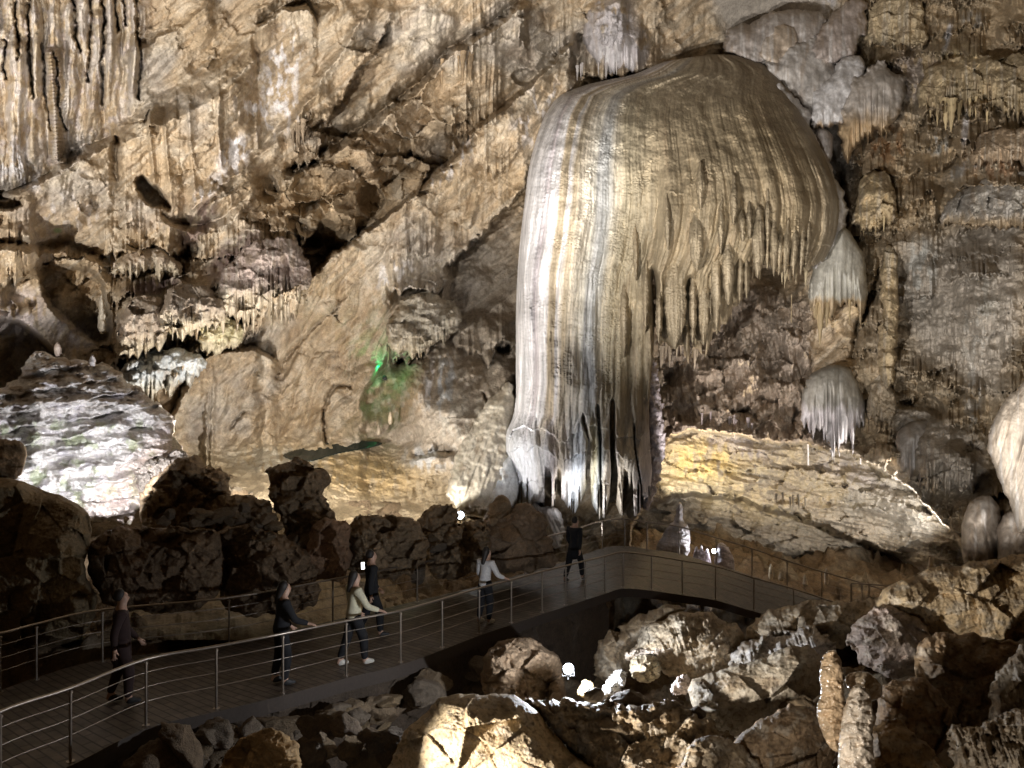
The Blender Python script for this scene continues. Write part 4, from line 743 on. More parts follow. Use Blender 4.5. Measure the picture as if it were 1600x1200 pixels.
# ------------------------------------------------------------------ stalagmites
def wob(sd, a): return lambda X, Y, s: a*np.sin(Y/5.+2*perlin(X/20, Y/20, sd))+a*1.5*fbm(X/12, Y/9, 3, sd)
SG = [
 ('left of the twin wet stalagmites, amber topped, among the foreground rocks', [(1283,1088),(1280,1052),(1284,1026),(1296,1013),(1309,1019),(1317,1042),(1318,1075),(1324,1112),(1314,1178),(1296,1170),(1280,1135),(1275,1105)], 5.2, .085, (.66,.47,.28), M_WET, .012, 1.0),
 ('right of the twin wet stalagmites, the taller glossy one running off the bottom edge', [(1317,1115),(1324,1084),(1339,1068),(1356,1076),(1366,1108),(1363,1155),(1370,1220),(1372,1290),(1306,1290),(1308,1180)], 5.0, .11, (.70,.58,.44), M_WET, .014, 1.0),
 ('small flat capped stalagmite just behind the twin wet stalagmites', [(1318,1058),(1330,1050),(1350,1048),(1366,1056),(1380,1072),(1376,1092),(1350,1096),(1325,1080)], 5.5, .09, (.62,.48,.32), M_WET, .012, 1.0),
 ('tall white stalagmite with a broad cone base under the arch', [(1057,790),(1062,783),(1067,790),(1067,814),(1077,822),(1079,858),(1072,874),(1018,870),(1030,846),(1044,820),(1056,812)], 29.4, .5, (.66,.62,.62), M_SMOOTH, .05, .9),
 ('stout lilac white stalagmite right of the tall one under the arch', [(1116,892),(1116,864),(1121,850),(1132,847),(1142,860),(1148,882),(1149,900)], 28.6, .4, (.58,.52,.56), M_SMOOTH, .05, .9),
 ('comb of small white stalagmites between the two big ones under the arch', [(1084,866),(1088,850),(1093,862),(1096,848),(1100,864),(1105,853),(1110,872),(1112,884),(1080,880)], 29.0, .2, (.66,.63,.66), M_SMOOTH, .03, .7),
 ('slim cream stalagmite beside the ramp, tallest of its row in the passage', [(1200,905),(1202,884),(1205,880),(1208,886),(1209,905)], 29.0, .1, (.66,.56,.40), M_SMOOTH, .02, .7),
 ('short cream stalagmite stub right of the slim one in the passage', [(1216,908),(1217,897),(1220,893),(1224,900),(1226,908)], 29.2, .1, (.60,.50,.36), M_SMOOTH, .02, .7),
 ('pointed cream stalagmite in the middle of the passage row', [(1253,916),(1255,902),(1258,896),(1262,906),(1263,916)], 28.6, .1, (.60,.50,.36), M_SMOOTH, .02, .7),
 ('thick cream stalagmite before the dark wall of the passage', [(1287,914),(1288,896),(1290,886),(1294,892),(1296,914)], 28.4, .12, (.58,.48,.36), M_SMOOTH, .02, .7),
 ('lone cream stalagmite at the right end of the arch, above the brown slab', [(1449,900),(1450,880),(1453,868),(1457,876),(1460,900)], 25.0, .12, (.62,.50,.34), M_SMOOTH, .02, .7),
 ('white stalagmite standing in the dark hollow at the left', [(153,522),(154,480),(158,456),(163,470),(166,500),(165,524)], 30.2, .3, (.60,.54,.44), M_SMOOTH, .05, .9),
 ('small stub stalagmite on top of the bright bedded boulder', [(85,556),(85,540),(90,533),(95,540),(96,556)], 23.0, .15, (.55,.45,.38), M_SMOOTH, .02, .9),
 ('white stub stalagmite at the right shoulder of the bright bedded boulder', [(139,570),(140,558),(145,553),(150,560),(150,574)], 22.6, .15, (.72,.68,.66), M_SMOOTH, .02, .9),
 ('slim cream stalagmite on the slope right of the green light', [(606,664),(607,648),(610,640),(613,648),(613,664)], 34.6, .12, (.58,.48,.34), M_SMOOTH, .02, .8),
 ('tiny cream stalagmite left of the slim one on the slope', [(588,680),(589,668),(592,662),(595,670),(595,680)], 34.4, .12, (.56,.46,.34), M_SMOOTH, .02, .8),
 ('white stalagmite perched on a rock below the thin dark bedding crack', [(606,196),(607,184),(610,174),(613,184),(616,198)], 34.0, .15, (.62,.52,.40), M_SMOOTH, .03, .8),
]
for i, (lab, poly, dep, T, col, mt, a, st) in enumerate(SG):
    tag(piece('stalagmite', poly, dep, mt, col, T=T, closed=True, step=st, shape=wob(1200+i*5, a), rough=1.5 if st > .8 else .4, rscale=12, smooth=1), lab, 'stalagmite')
# ------------------------------------------------------------------ single stalactites hanging free along the fringes
def cone_mesh(name, L, r, sd, col, n=9, m=9):
    R = np.random.RandomState(sd); V = []; tw = R.rand()*6
    for j in range(m+1):
        t = j/m; rr = r*(1-t)**.75*(1+.18*math.sin(t*23+tw)+.1*(R.rand()-.5))+.004
        ox, oy = .12*r*math.sin(t*4+tw), .12*r*math.cos(t*3+tw)
        for k in range(n):
            a = 2*math.pi*k/n; V.append((ox+rr*math.cos(a), oy+rr*math.sin(a), -L*t))
    Q = [(j*n+k, j*n+(k+1) % n, (j+1)*n+(k+1) % n, (j+1)*n+k) for j in range(m) for k in range(n)]
    return np_mesh(name, np.array(V), np.array(Q)[:, ::-1], np.ones((len(V), 3))*np.array(col))
HANG = [  # line, count, length in px (min, max), colour, phrase
 ([(640,120),(700,150)], 0, 0, 0, OCH, ''),
 ([(178,552),(250,540)], 9, 10, 26, (.55,.46,.34), 'pale stalactites fringing the mound above the bright bedded boulder'),
 ([(250,512),(345,490)], 12, 10, 30, (.58,.50,.36), 'cream stalactites fringing the middle mound of the left wall'),
 ([(345,480),(475,448)], 13, 16, 46, (.60,.50,.36), 'long cream stalactites under the brown shelf of the left wall'),
 ([(195,610),(318,572)], 13, 10, 26, (.52,.44,.32), 'short tan stalactites under the bluish mound at the left'),
 ([(175,420),(282,436)], 9, 10, 26, (.52,.43,.34), 'tan stalactites under the ledge above the dark hollow'),
 ([(455,214),(540,140)], 8, 14, 34, (.36,.27,.18), 'dark stalactites under the pale slanting ridge'),
 ([(690,100),(740,92)], 7, 14, 40, (.42,.30,.18), 'brown stalactites in the bedding recess above the pale slab'),
 ([(606,548),(668,540)], 8, 7, 16, (.48,.38,.24), 'small stalactites over the black slot beside the green light'),
 ([(1432,164),(1598,162)], 17, 14, 40, (.50,.39,.22), 'ochre stalactites in the long upper fringe of the right wall'),
 ([(1420,330),(1598,322)], 14, 10, 30, (.46,.33,.19), 'ochre stalactites in the lower fringe of the right wall'),
 ([(1320,345),(1392,338)], 8, 10, 26, (.48,.38,.22), 'ochre stalactites over the dark notch right of the giant flowstone'),
 ([(1268,470),(1352,470)], 12, 24, 76, (.42,.32,.18), 'thin brown stalactites under the bell shaped bulb'),
 ([(1262,652),(1335,664)], 12, 18, 60, (.74,.70,.70), 'white stalactites under the mushroom shaped lobe'),
 ([(1400,738),(1518,756)], 12, 12, 34, (.42,.38,.32), 'grey stalactites under the rounded cushion low on the right wall'),
 ([(1030,548),(1120,530)], 11, 14, 40, (.46,.38,.28), 'stalactites under the torn lower edge of the brown lobe'),
 ([(1185,424),(1262,428)], 10, 8, 24, (.48,.40,.26), 'short stalactites under the right lobe of the giant flowstone'),
 ([(1030,640),(1180,668)], 12, 8, 24, (.52,.45,.44), 'pinkish stalactites above the arch'),
 ([(890,112),(1000,108)], 8, 8, 20, (.50,.46,.44), 'grey stalactites over the top left of the giant flowstone'),
 ([(1180,770),(1300,800)], 6, 8, 18, (.56,.48,.36), 'small stalactites on the sloping roof of the passage'),
]
DEP = {12: 31.3, 13: 30.6, 14: 28.7, 15: 31.0, 16: 31.2, 18: 35.2, 19: 31.4}
hr = random.Random(11); proto = {}
for g, (ln, cnt, l0, l1, col, ph) in enumerate(HANG):
    for k in range(cnt):
        t = (k+.5+hr.uniform(-.35, .35))/cnt; t = t if hr.random() < .4 else (hr.random()*.35+.35*(g % 3)) % 1; x = ln[0][0]+(ln[1][0]-ln[0][0])*t; y = ln[0][1]+(ln[1][1]-ln[0][1])*t+hr.uniform(-6, 5)
        Y = DEP[g] if g in DEP else min(wall_at(x, y-10), wall_at(x, y-4))-.05
        kf = hr.uniform(.65, .95); Lp = l0+(l1-l0)*hr.random()**1.6; L = Lp/F*Y; r = max(.04, L*hr.uniform(.05, .17))
        o = bpy.data.objects.new('stalactite', cone_mesh('stalactite', L+.3, r*1.25, g*50+k, tuple(c*kf for c in col))); o.data.materials.append(M_WALL if g in (6, 7) else M_FLOW); COL.objects.link(o)
        o.location = P(x, y-.3*F/Y*.8, Y); tag(o, 'one of the '+ph, 'stalactite', ph)

# ------------------------------------------------------------------ still pool and loose stones
mp_ = bpy.data.materials.new('pool_water'); mp_.use_nodes = True; b_ = mp_.node_tree.nodes['Principled BSDF']; b_.inputs['Base Color'].default_value = (.012,.02,.016,1); b_.inputs['Roughness'].default_value = .12; b_.inputs['Specular IOR Level'].default_value = .35
struct(piece('pool_water', [(436,712),(455,704),(485,697),(512,690),(545,688),(585,688),(602,693),(580,700),(545,706),(515,712),(490,722),(462,722)], lambda X, Y: wall_base(X, Y)-.75, mp_, GRY, T=.04, R=3, back=1.2, step=1.2))
def stone_mesh(sd, col):
    bm = bmesh.new(); bmesh.ops.create_icosphere(bm, subdivisions=4, radius=1); R = np.random.RandomState(sd)
    pl = [(Vector(R.randn(3)).normalized(), .42+.4*R.rand()) for _ in range(14)]
    for v in bm.verts:
        for nn, dd in pl:
            k = v.co.dot(nn)-dd
            if k > 0: v.co -= nn*k
        c = v.co; v.co = c*(1+.13*float(fbm(c.x*2.6+sd, c.y*2.6+c.z*1.9, 5, sd, .6))); v.co.z *= .75
    me = bpy.data.meshes.new('loose_stone'); bm.to_mesh(me); bm.free(); me.polygons.foreach_set('use_smooth', [True]*len(me.polygons))
    a = me.color_attributes.new('Col', 'FLOAT_COLOR', 'POINT'); a.data.foreach_set('color', np.tile(np.array((*col, 1), np.float32), len(me.vertices))); me.materials.append(M_ROCK); return me
SM = [stone_mesh(1500+k, c) for k, c in enumerate([(.17,.12,.075), (.14,.10,.06), (.20,.145,.09), (.16,.125,.09), (.21,.15,.085)])]
sr = random.Random(5)
def strew(n, x0, x1, yf, Yf, r0, r1, label, grp):
    for k in range(n):
        x = sr.uniform(x0, x1); y = yf(x)+sr.uniform(-1, 1)*16; Y = Yf(x, y)
        o = bpy.data.objects.new('loose_stone', SM[sr.randrange(5)]); COL.objects.link(o); o.location = P(x, y, Y); r = sr.uniform(r0, r1)*(1 if sr.random() < .75 else 1.6)
        o.scale = (r*sr.uniform(.9, 1.5), r*sr.uniform(.8, 1.3), r*sr.uniform(.7, 1.1)); o.rotation_euler = (sr.uniform(-.4, .4), sr.uniform(-.4, .4), sr.uniform(0, 6.3)); tag(o, label, 'stone', grp)
nb = lambda x: float(np.interp(x, [0, 110, 228, 338, 442, 541, 626, 691, 749, 800], [1240, 1190, 1136, 1109, 1091, 1061, 1033, 1010, 988, 970]))
strew(46, 230, 760, lambda x: nb(x)+45+sr.uniform(0, 40), lambda x, y: float(np.interp(x, [110, 442, 626, 800], [9.3, 11.8, 13.7, 16.4]))-.3, .16, .34, 'one of the dark loose stones heaped below the near edge of the walkway', 'loose stones below the near edge of the walkway')
strew(34, 330, 690, lambda x: 850+sr.uniform(-20, 45), lambda x, y: float(np.interp(x, [330, 690], [16.9, 19.6])), .14, .32, 'one of the dark loose stones strewn behind the far railing', 'loose stones behind the far railing')
strew(26, 250, 440, lambda x: 818+sr.uniform(-14, 26), lambda x, y: 16.6, .12, .24, 'one of the small dark stones lying on the flat topped slab', 'small stones on the flat topped slab')
strew(16, 930, 1480, lambda x: 1090+sr.uniform(-60, 90), lambda x, y: float(np.interp(y, [1000, 1180], [11.4, 7.6])), .07, .17, 'one of the loose rubble stones among the foreground rocks', 'rubble among the foreground rocks')
strew(22, 470, 620, lambda x: 1160+sr.uniform(-30, 40), lambda x, y: 9.2, .1, .22, 'one of the dim stones beside the tan slab at the bottom', 'dim stones beside the tan slab')
# ------------------------------------------------------------------ walkway with railings
NEAR = [(-120,1180,1320,8.2),(0,1112,1240,9.1),(110,1075,1190,9.97),(228,1030,1136,11.1),(338,1010,1109,11.8),(442,990,1091,12.4),(541,970,1061,13.4),(626,954,1033,14.2),(691,936,1010,15.15),(749,919,988,16.2),(799,906,970,17.1),(847,893,955,18.0),
        (884,884,944,18.7),(915,876,934,19.4),(945,869,922,20.3),(973,863,914,21.0),(1018,868,915,21.8),(1066,876,921,22.3),(1118,885,935,22.7),(1178,903,950,23.1),(1240,920,966,23.5),(1305,942,985,23.9),(1370,968,1012,24.2)]
FARR = [(-120,1015,0,11.6),(0,990,0,12.5),(57,975,0,13.2),(160,953,0,14.2),(358,934,0,15.4),(520,905,0,17.1),(652,880,0,18.9),(750,862,0,20.7),(820,846,0,22.4),(885,831,0,24.2),(941,814,0,26.0),(976,811,0,26.5),(1011,816,0,26.5),(1061,823,0,26.3),
        (1119,840,0,26.0),(1175,857,0,25.8),(1230,876,0,25.7),(1284,893,0,25.7),(1347,911,0,25.8),(1420,935,0,25.9)]
HR = .99
def tube(pts, r, n=8):
    V = []; Q = []; pts = [Vector(p) for p in pts]
    for i, p in enumerate(pts):
        d = (pts[min(i+1, len(pts)-1)]-pts[max(i-1, 0)]).normalized(); a = d.cross(Vector((0, 0, 1)))
        a = a.normalized() if a.length > .05 else Vector((1, 0, 0)); b = a.cross(d).normalized()
        rr = r[i] if isinstance(r, (list, tuple)) else r
        for k in range(n):
            t = 2*math.pi*k/n; V.append(tuple(p+a*rr*math.cos(t)+b*rr*math.sin(t)))
    for i in range(len(pts)-1):
        for k in range(n): Q.append((i*n+k, i*n+(k+1) % n, (i+1)*n+(k+1) % n, (i+1)*n+k))
    return V, Q
def mesh_pd(name, V, Q, smooth=True):
    me = bpy.data.meshes.new(name); me.from_pydata([tuple(v) for v in V], [], [tuple(q) for q in Q]); me.update()
    if smooth: me.polygons.foreach_set('use_smooth', [True]*len(me.polygons))
    return me
def join(parts):
    V = []; Q = []
    for v, q in parts:
        o = len(V); V += list(v); Q += [tuple(i+o for i in f) for f in q]
    return V, Q
def disc(c, r, n=10):
    c = Vector(c); return [tuple(c+Vector((r*math.cos(2*math.pi*k/n), r*math.sin(2*math.pi*k/n), 0))) for k in range(n)], [tuple(range(n))]
def catmull(ps, k=6):
    out = []; n = len(ps)
    for i in range(n-1):
        p0, p1, p2, p3 = ps[max(i-1, 0)], ps[i], ps[i+1], ps[min(i+2, n-1)]
        for j in range(k):
            t = j/k; out.append(.5*((2*p1)+(p2-p0)*t+(2*p0-5*p1+4*p2-p3)*t*t+(3*p1-p0-3*p2+p3)*t**3))
    out.append(ps[-1]); return out
near_top = [P(x, yt, Y) for x, yt, yb, Y in NEAR]; far_top = [P(x, yt, Y) for x, yt, yb, Y in FARR]
UP = Vector((0, 0, 1))
def railing(tops, label, extra=None):
    root = empty('railing', tops[0]-UP*HR, label, 'railing')
    cur = catmull(tops)
    link_mesh('handrail', mesh_pd('handrail', *tube(cur, .024)), M_STEEL, root)
    for f in (.20, .42, .64): link_mesh('rail_rod', mesh_pd('rail_rod', *tube([p-UP*HR*f for p in cur], .0065, 6)), M_STEEL, root)
    for p in tops:
        b = p-UP*HR
        pt = join([tube([b, p-UP*.03], .021), tube([b, b+UP*.012], .055, 10), disc(b+UP*.012, .055), tube([p-UP*.07, p-UP*.05, p-UP*.05], [.034, .034, .001])])
        link_mesh('post', mesh_pd('post', *pt), M_STEEL, root)
    return root
railing(near_top, 'near steel railing with three rods along the walkway, the one the visitors lean on')
railing(far_top, 'far steel railing with three rods on the boulder side of the walkway')
pts = [P(1318,912,25.2), P(1335,911,25.3), P(1365,914,25.0), P(1392,915,24.7)]
railing([P(1330,911.5,24.0), P(1358,913,23.6), P(1400,916,23.2)], 'short brightly lit railing end before the brown slab at the right')
# deck
def resample(ps, n):
    L = [0]
    for a, b in zip(ps, ps[1:]): L.append(L[-1]+(b-a).length)
    out = []
    for i in range(n):
        t = L[-1]*i/(n-1); j = max(0, min(len(ps)-2, next((k for k in range(len(L)-1) if L[k+1] >= t), len(ps)-2)))
        u = (t-L[j])/(L[j+1]-L[j]+1e-9); out.append(ps[j].lerp(ps[j+1], u))
    return out
def pair(side, a, b):
    c = catmull([p-UP*HR for p in side]); return c[a*6:b*6+1]
NA = resample(pair(near_top, 0, 15), 120)+resample(pair(near_top, 15, 22), 60)[1:]
FA = resample(pair(far_top, 0, 10), 120)+resample(pair(far_top, 10, 19), 60)[1:]
V = []; Q = []; m = 14
for a, b in zip(NA, FA):
    d = (b-a).normalized()*.14; a = a-d; b = b+d
    V += [tuple(a.lerp(b, k/m)) for k in range(m+1)]+[tuple(a-UP*.24), tuple(b-UP*.24)]
w = m+3
for i in range(len(NA)-1):
    for k in range(m): Q.append((i*w+k, (i+1)*w+k, (i+1)*w+k+1, i*w+k+1))
    Q.append((i*w, i*w+m+1, (i+1)*w+m+1, (i+1)*w)); Q.append((i*w+m, (i+1)*w+m, (i+1)*w+m+2, i*w+m+2)); Q.append((i*w+m+1, i*w+m+2, (i+1)*w+m+2, (i+1)*w+m+1))
def mat_deck():
    mt = bpy.data.materials.new('deck_planks'); mt.use_nodes = True; nt = mt.node_tree; N = nt.nodes; Lk = nt.links; b = N['Principled BSDF']; b.inputs['Roughness'].default_value = .5
    tc = N.new('ShaderNodeTexCoord'); mp = N.new('ShaderNodeMapping'); mp.inputs['Rotation'].default_value = (0, 0, math.radians(38))
    Lk.new(tc.outputs['Object'], mp.inputs['Vector'])
    br = N.new('ShaderNodeTexBrick'); br.inputs['Scale'].default_value = 2.2; br.inputs['Color1'].default_value = (.085,.067,.052,1); br.inputs['Color2'].default_value = (.125,.10,.08,1); br.inputs['Mortar'].default_value = (.02,.015,.01,1)
    br.inputs['Mortar Size'].default_value = .03; br.inputs['Brick Width'].default_value = 1.3; br.inputs['Row Height'].default_value = .32; Lk.new(mp.outputs[0], br.inputs['Vector'])
    n = N.new('ShaderNodeTexNoise'); n.inputs['Scale'].default_value = 5; n.inputs['Detail'].default_value = 7; Lk.new(tc.outputs['Object'], n.inputs['Vector'])
    r = N.new('ShaderNodeMapRange'); r.inputs['From Min'].default_value = .3; r.inputs['From Max'].default_value = .7; r.inputs['To Min'].default_value = .6; r.inputs['To Max'].default_value = 1.5; Lk.new(n.outputs[0], r.inputs['Value'])
    vm = N.new('ShaderNodeVectorMath'); vm.operation = 'SCALE'; Lk.new(br.outputs[0], vm.inputs[0]); Lk.new(r.outputs[0], vm.inputs['Scale']); Lk.new(vm.outputs[0], b.inputs['Base Color'])
    bp = N.new('ShaderNodeBump'); bp.inputs['Strength'].default_value = .6; bp.inputs['Distance'].default_value = .03; Lk.new(br.outputs[1], bp.inputs['Height']); bp.invert = True; Lk.new(bp.outputs[0], b.inputs['Normal'])
    return mt
wk = struct(link_mesh('walkway', mesh_pd('walkway', V, Q, False), mat_deck())); wk.data.materials.append(mat_plain('deck_edge', (.06,.045,.035), .8))
for i, p in enumerate(wk.data.polygons): p.material_index = 1 if i % (m+3) >= m else 0
# stone masonry footing under the near edge of the deck
V = []; Q = []
fo = [p for p in NA[:115]]
for i, p in enumerate(fo):
    for k in range(13):
        z = -.24-k*.17; j = .3*float(fbm(p.x*1.7+9, (p.z+z)*1.7+p.y, 3, 77))+.25*float(facets(np.array([p.x*1.6+p.y]), np.array([(p.z+z)*2.4]), 78)[0][0])
        V.append((p.x-.05+j*.7, p.y+.12+j-.06*k*.3, p.z+z))
for i in range(len(fo)-1):
    for k in range(12): Q.append((i*13+k, i*13+k+1, (i+1)*13+k+1, (i+1)*13+k))
me = mesh_pd('retaining_wall', V, Q); a = me.color_attributes.new('Col', 'FLOAT_COLOR', 'POINT')
a.data.foreach_set('color', np.tile(np.array((.09,.065,.045,1), np.float32), len(V)))
o = link_mesh('retaining_wall', me, M_ROCK); tag(o, 'dark rough stone footing under the near edge of the walkway', 'retaining wall')
def deck_at(px, t):
    "deck point at photo column px, t = 0 near rail .. 1 far rail"
    best = min(range(len(NA)), key=lambda i: abs(800+F*NA[i].lerp(FA[i], t).x/NA[i].lerp(FA[i], t).y-px)); return NA[best].lerp(FA[best], t), (NA[min(best+3, len(NA)-1)]-NA[max(best-3, 0)]).normalized()

# ------------------------------------------------------------------ lamps that show
def flood(p, aim, label, mat=None, s=1.0):
    root = empty('floor_lamp', p, label, 'lamp'); d = (Vector(aim)-p).normalized(); a = d.cross(UP).normalized(); b = a.cross(d)
    h = join([tube([p-d*.02*s, p-d*.12*s, p-d*.14*s, p-d*.14*s], [.075*s, .065*s, .045*s, .001], 14), tube([p-d*.02*s, p+d*.01*s], [.075*s, .082*s], 14)])
    link_mesh('lamp_housing', mesh_pd('lamp_housing', *h), M_HOUS, root)
    link_mesh('bracket', mesh_pd('bracket', *join([tube([p-a*.08*s-d*.06*s, p-a*.085*s-UP*.1*s, p+a*.085*s-UP*.1*s, p+a*.08*s-d*.06*s], .009*s, 6), tube([p-UP*.1*s-d*.03, p-UP*.15*s-d*.03], .012*s, 6)])), M_HOUS, root)
    ring = [tuple(p+d*.004*s+(a*math.cos(t*math.pi/8)+b*math.sin(t*math.pi/8))*.07*s) for t in range(16)]
    link_mesh('lens', mesh_pd('lens', ring+[tuple(p+d*.02*s)], [(i, (i+1) % 16, 16) for i in range(16)]), mat or M_LAMP, root)
    return root
flood(P(888,1045,11.0), (1.5, 0, -1), 'dazzling white floor lamp between the dark boulder and the amber rock', None, 1.05)
flood(P(719,805,23.0), (0, 6, 0), 'small white floodlight glowing on the dark ridge before the giant flowstone', None, 1.6)
flood(P(1116,861,28.4), (4, 10, -5), 'tiny white lamp between the stalagmites under the arch', None, 1.2)
gw = wall_at(594, 572); flood(P(601,590,gw-.75), P(592,566,gw+1), 'green lamp tucked under the striped drapery', M_HOUS, 1.4)
lamp('POINT', 'green_light', P(595,574,gw-.42), 18, (0, 1, .3), .04)
# ------------------------------------------------------------------ visitors
def skin(name, joints, bones, mat, parent, sub=2):
    "one continuous skinned surface: joints {name: (point, radius)}, bones [(a, b)]; the first joint is the root"
    ks = list(joints); me = bpy.data.meshes.new(name); me.from_pydata([joints[k][0] for k in ks], [(ks.index(a), ks.index(b)) for a, b in bones], [])
    ob = bpy.data.objects.new(name, me); COL.objects.link(ob)
    md = ob.modifiers.new('s', 'SKIN'); md.use_smooth_shade = True
    for i, k in enumerate(ks):
        r = joints[k][1]; r = r if isinstance(r, tuple) else (r, r); me.skin_vertices[0].data[i].radius = r; me.skin_vertices[0].data[i].use_root = (i == 0)
    ms = ob.modifiers.new('b', 'SUBSURF'); ms.levels = sub; ms.render_levels = sub
    dg = bpy.context.evaluated_depsgraph_get(); m2 = bpy.data.meshes.new_from_object(ob.evaluated_get(dg)); m2.name = name
    bpy.data.objects.remove(ob); m2.materials.clear()
    m2.polygons.foreach_set('use_smooth', [True]*len(m2.polygons))
    o = bpy.data.objects.new(name, m2); COL.objects.link(o); m2.materials.append(mat); o.parent = parent; return o
M_SKIN = mat_plain('skin', (.50,.31,.22), .5); M_HAIR = mat_plain('hair', (.02,.015,.012), .6)
def cloth(name, c): return mat_plain(name, c, .9)
M_BLK = cloth('black_cloth', (.012,.012,.014)); M_CRM = cloth('cream_cloth', (.62,.58,.42)); M_WHC = cloth('white_cloth', (.62,.60,.58)); M_DKR = cloth('dark_maroon_cloth', (.035,.018,.016)); M_SHOE = mat_plain('white_shoe', (.60,.57,.50), .6)
M_PNKC = cloth('pink_cloth', (.40,.25,.22)); M_DKS = mat_plain('dark_shoe', (.03,.03,.03), .6)
def person(px, t, head, label, top, legs, shoes, H=1.68, rail=None, stride=.25, lean=.0, coat=0, off=(0, 0), bag=None, hair_long=False):
    base, dr = deck_at(px, t); yaw = math.atan2(dr.y, dr.x)-math.pi/2 if head is None else head
    root = empty('person', base+Vector((off[0], off[1], .004)), label, 'person'); root.rotation_euler = (0, 0, yaw)
    s = H/1.70*1.07
    def v(x, y, z): return (x*s, (y+lean*max(0, z-.9))*s, z*s)
    iv = Matrix.Rotation(-yaw, 3, 'Z')
    J = {}
    J['pelvis'] = (v(0, 0, .95), .095*s); J['waist'] = (v(0, .01, 1.08), .105*s); J['chest'] = (v(0, .0, 1.28), .12*s); J['collar'] = (v(0, -.01, 1.40), .085*s)
    J['neck'] = (v(0, .01, 1.47), .055*s); J['skull0'] = (v(0, .025, 1.53), (.062*s, .075*s)); J['skull'] = (v(0, .02, 1.60), (.075*s, .09*s)); J['crownp'] = (v(0, .01, 1.665), (.05*s, .06*s))
    J['nose'] = (v(0, .115, 1.575), .013*s)
    for sg, nm in ((-1, 'l'), (1, 'r')):
        st = stride*sg
        J['hip'+nm] = (v(.085*sg, 0, .88), .072*s); J['knee'+nm] = (v(.10*sg, .04+st*.55, .49), .058*s); J['ankle'+nm] = (v(.10*sg, st-.03, .09 if st >= 0 else .13), .036*s)
        J['toe'+nm] = (v(.115*sg, st+.13, .035), (.04*s, .028*s)); J['heel'+nm] = (v(.10*sg, st-.06, .045), .034*s)
        J['sho'+nm] = (v(.175*sg, -.01, 1.38), .058*s)
        if rail == nm:
            # hand on the near handrail
            hx = min(range(len(NA)*1), key=lambda i: (NA[i]-(base+dr*.30)).length); tgt = NA[hx]+UP*(HR+.03)
            if (tgt-base).xy.length > 1.1+.15: tgt = base+(tgt-base).normalized()*0; tgt = Vector((0, 0, 0)); tgt = None
            if tgt is not None:
                lo = iv @ (tgt-(base+Vector((off[0], off[1], 0))))
            else: lo = Vector((.34*sg, .42, HR+.03))
            w_ = Vector((lo.x*.97, lo.y-.04, lo.z+.045)); sh = Vector(J['sho'+nm][0]); e = (sh+w_)/2+Vector((.03*sg, -.05, -.10))
        else:
            sw = -.16*sg*(1 if stride else 0); sh = Vector(J['sho'+nm][0]); e = Vector(v(.225*sg, -.03+sw*.4, 1.10)); w_ = Vector(v(.225*sg, .07+sw, .86))
        J['elb'+nm] = (tuple(e), .042*s); J['wri'+nm] = (tuple(w_), .029*s); d = (w_-e).normalized(); pm = w_+d*.075*s
        J['palm'+nm] = (tuple(pm), (.036*s, .02*s)); 
        side = Vector((0, 1, 0)) if abs(d.z) > .6 else d.cross(Vector((0, 0, 1))).normalized(); bend = Vector((0, 0, -.5)) if rail == nm else Vector((-sg*.4, 0, 0))
        for f in range(4):
            b_ = pm+side*(f-1.5)*.021*s+d*.012*s; L = (.055, .065, .06, .045)[f]*s
            J['f%d%s' % (f, nm)] = (tuple(b_+d*L*.5), .0095*s); J['g%d%s' % (f, nm)] = (tuple(b_+(d+bend).normalized()*L), .0075*s)
        J['th'+nm] = (tuple(w_+d*.045*s+side*.045*s), .010*s); J['ti'+nm] = (tuple(w_+d*.075*s+side*.058*s), .008*s)
    B = [('pelvis','waist'),('waist','chest'),('chest','collar'),('collar','neck'),('neck','skull0'),('skull0','skull'),('skull','crownp'),('skull0','nose')]
    for nm in 'lr':
        B += [('pelvis','hip'+nm),('hip'+nm,'knee'+nm),('knee'+nm,'ankle'+nm),('ankle'+nm,'toe'+nm),('ankle'+nm,'heel'+nm),('collar','sho'+nm),('sho'+nm,'elb'+nm),('elb'+nm,'wri'+nm),('wri'+nm,'palm'+nm),('wri'+nm,'th'+nm),('th'+nm,'ti'+nm)]
        for f in range(4): B += [('palm'+nm,'f%d%s' % (f, nm)),('f%d%s' % (f, nm),'g%d%s' % (f, nm))]
    skin('body', J, B, M_SKIN, root, 1)
    def sel(keys, k=1.0, add=.018, over={}): return {q: (J[q][0], tuple(r*k+add for r in (J[q][1] if isinstance(J[q][1], tuple) else (J[q][1],)*2))) if q not in over else over[q] for q in keys}
    hem = .80 if coat == 0 else .80-.25*coat
    T = sel(['waist','chest','collar','shol','shor','elbl','elbr','wril','wrir'], 1.0, .02); T['hem'] = (v(0, 0, hem), .165*s); T['pel'] = (v(0, 0, .98), .145*s)
    for nm in 'lr': T['wri'+nm] = (J['wri'+nm][0], .040*s); T['elb'+nm] = (J['elb'+nm][0], .062*s); T['sho'+nm] = (J['sho'+nm][0], .078*s)
    order = ['hem', 'pel']+[k for k in T if k not in ('hem', 'pel')]; T = {k: T[k] for k in order}
    skin('jacket', T, [('hem','pel'),('pel','waist'),('waist','chest'),('chest','collar'),('collar','shol'),('collar','shor'),('shol','elbl'),('shor','elbr'),('elbl','wril'),('elbr','wrir')], top, root)
    T = None
    Lg = {'top': (v(0, 0, 1.04), .125*s)}; Lg.update(sel(['pelvis','hipl','hipr','kneel','kneer','anklel','ankler'], 1.0, .035))
    for nm in 'lr': Lg['ankle'+nm] = ((J['ankle'+nm][0][0], J['ankle'+nm][0][1], J['ankle'+nm][0][2]+.0), .060*s)
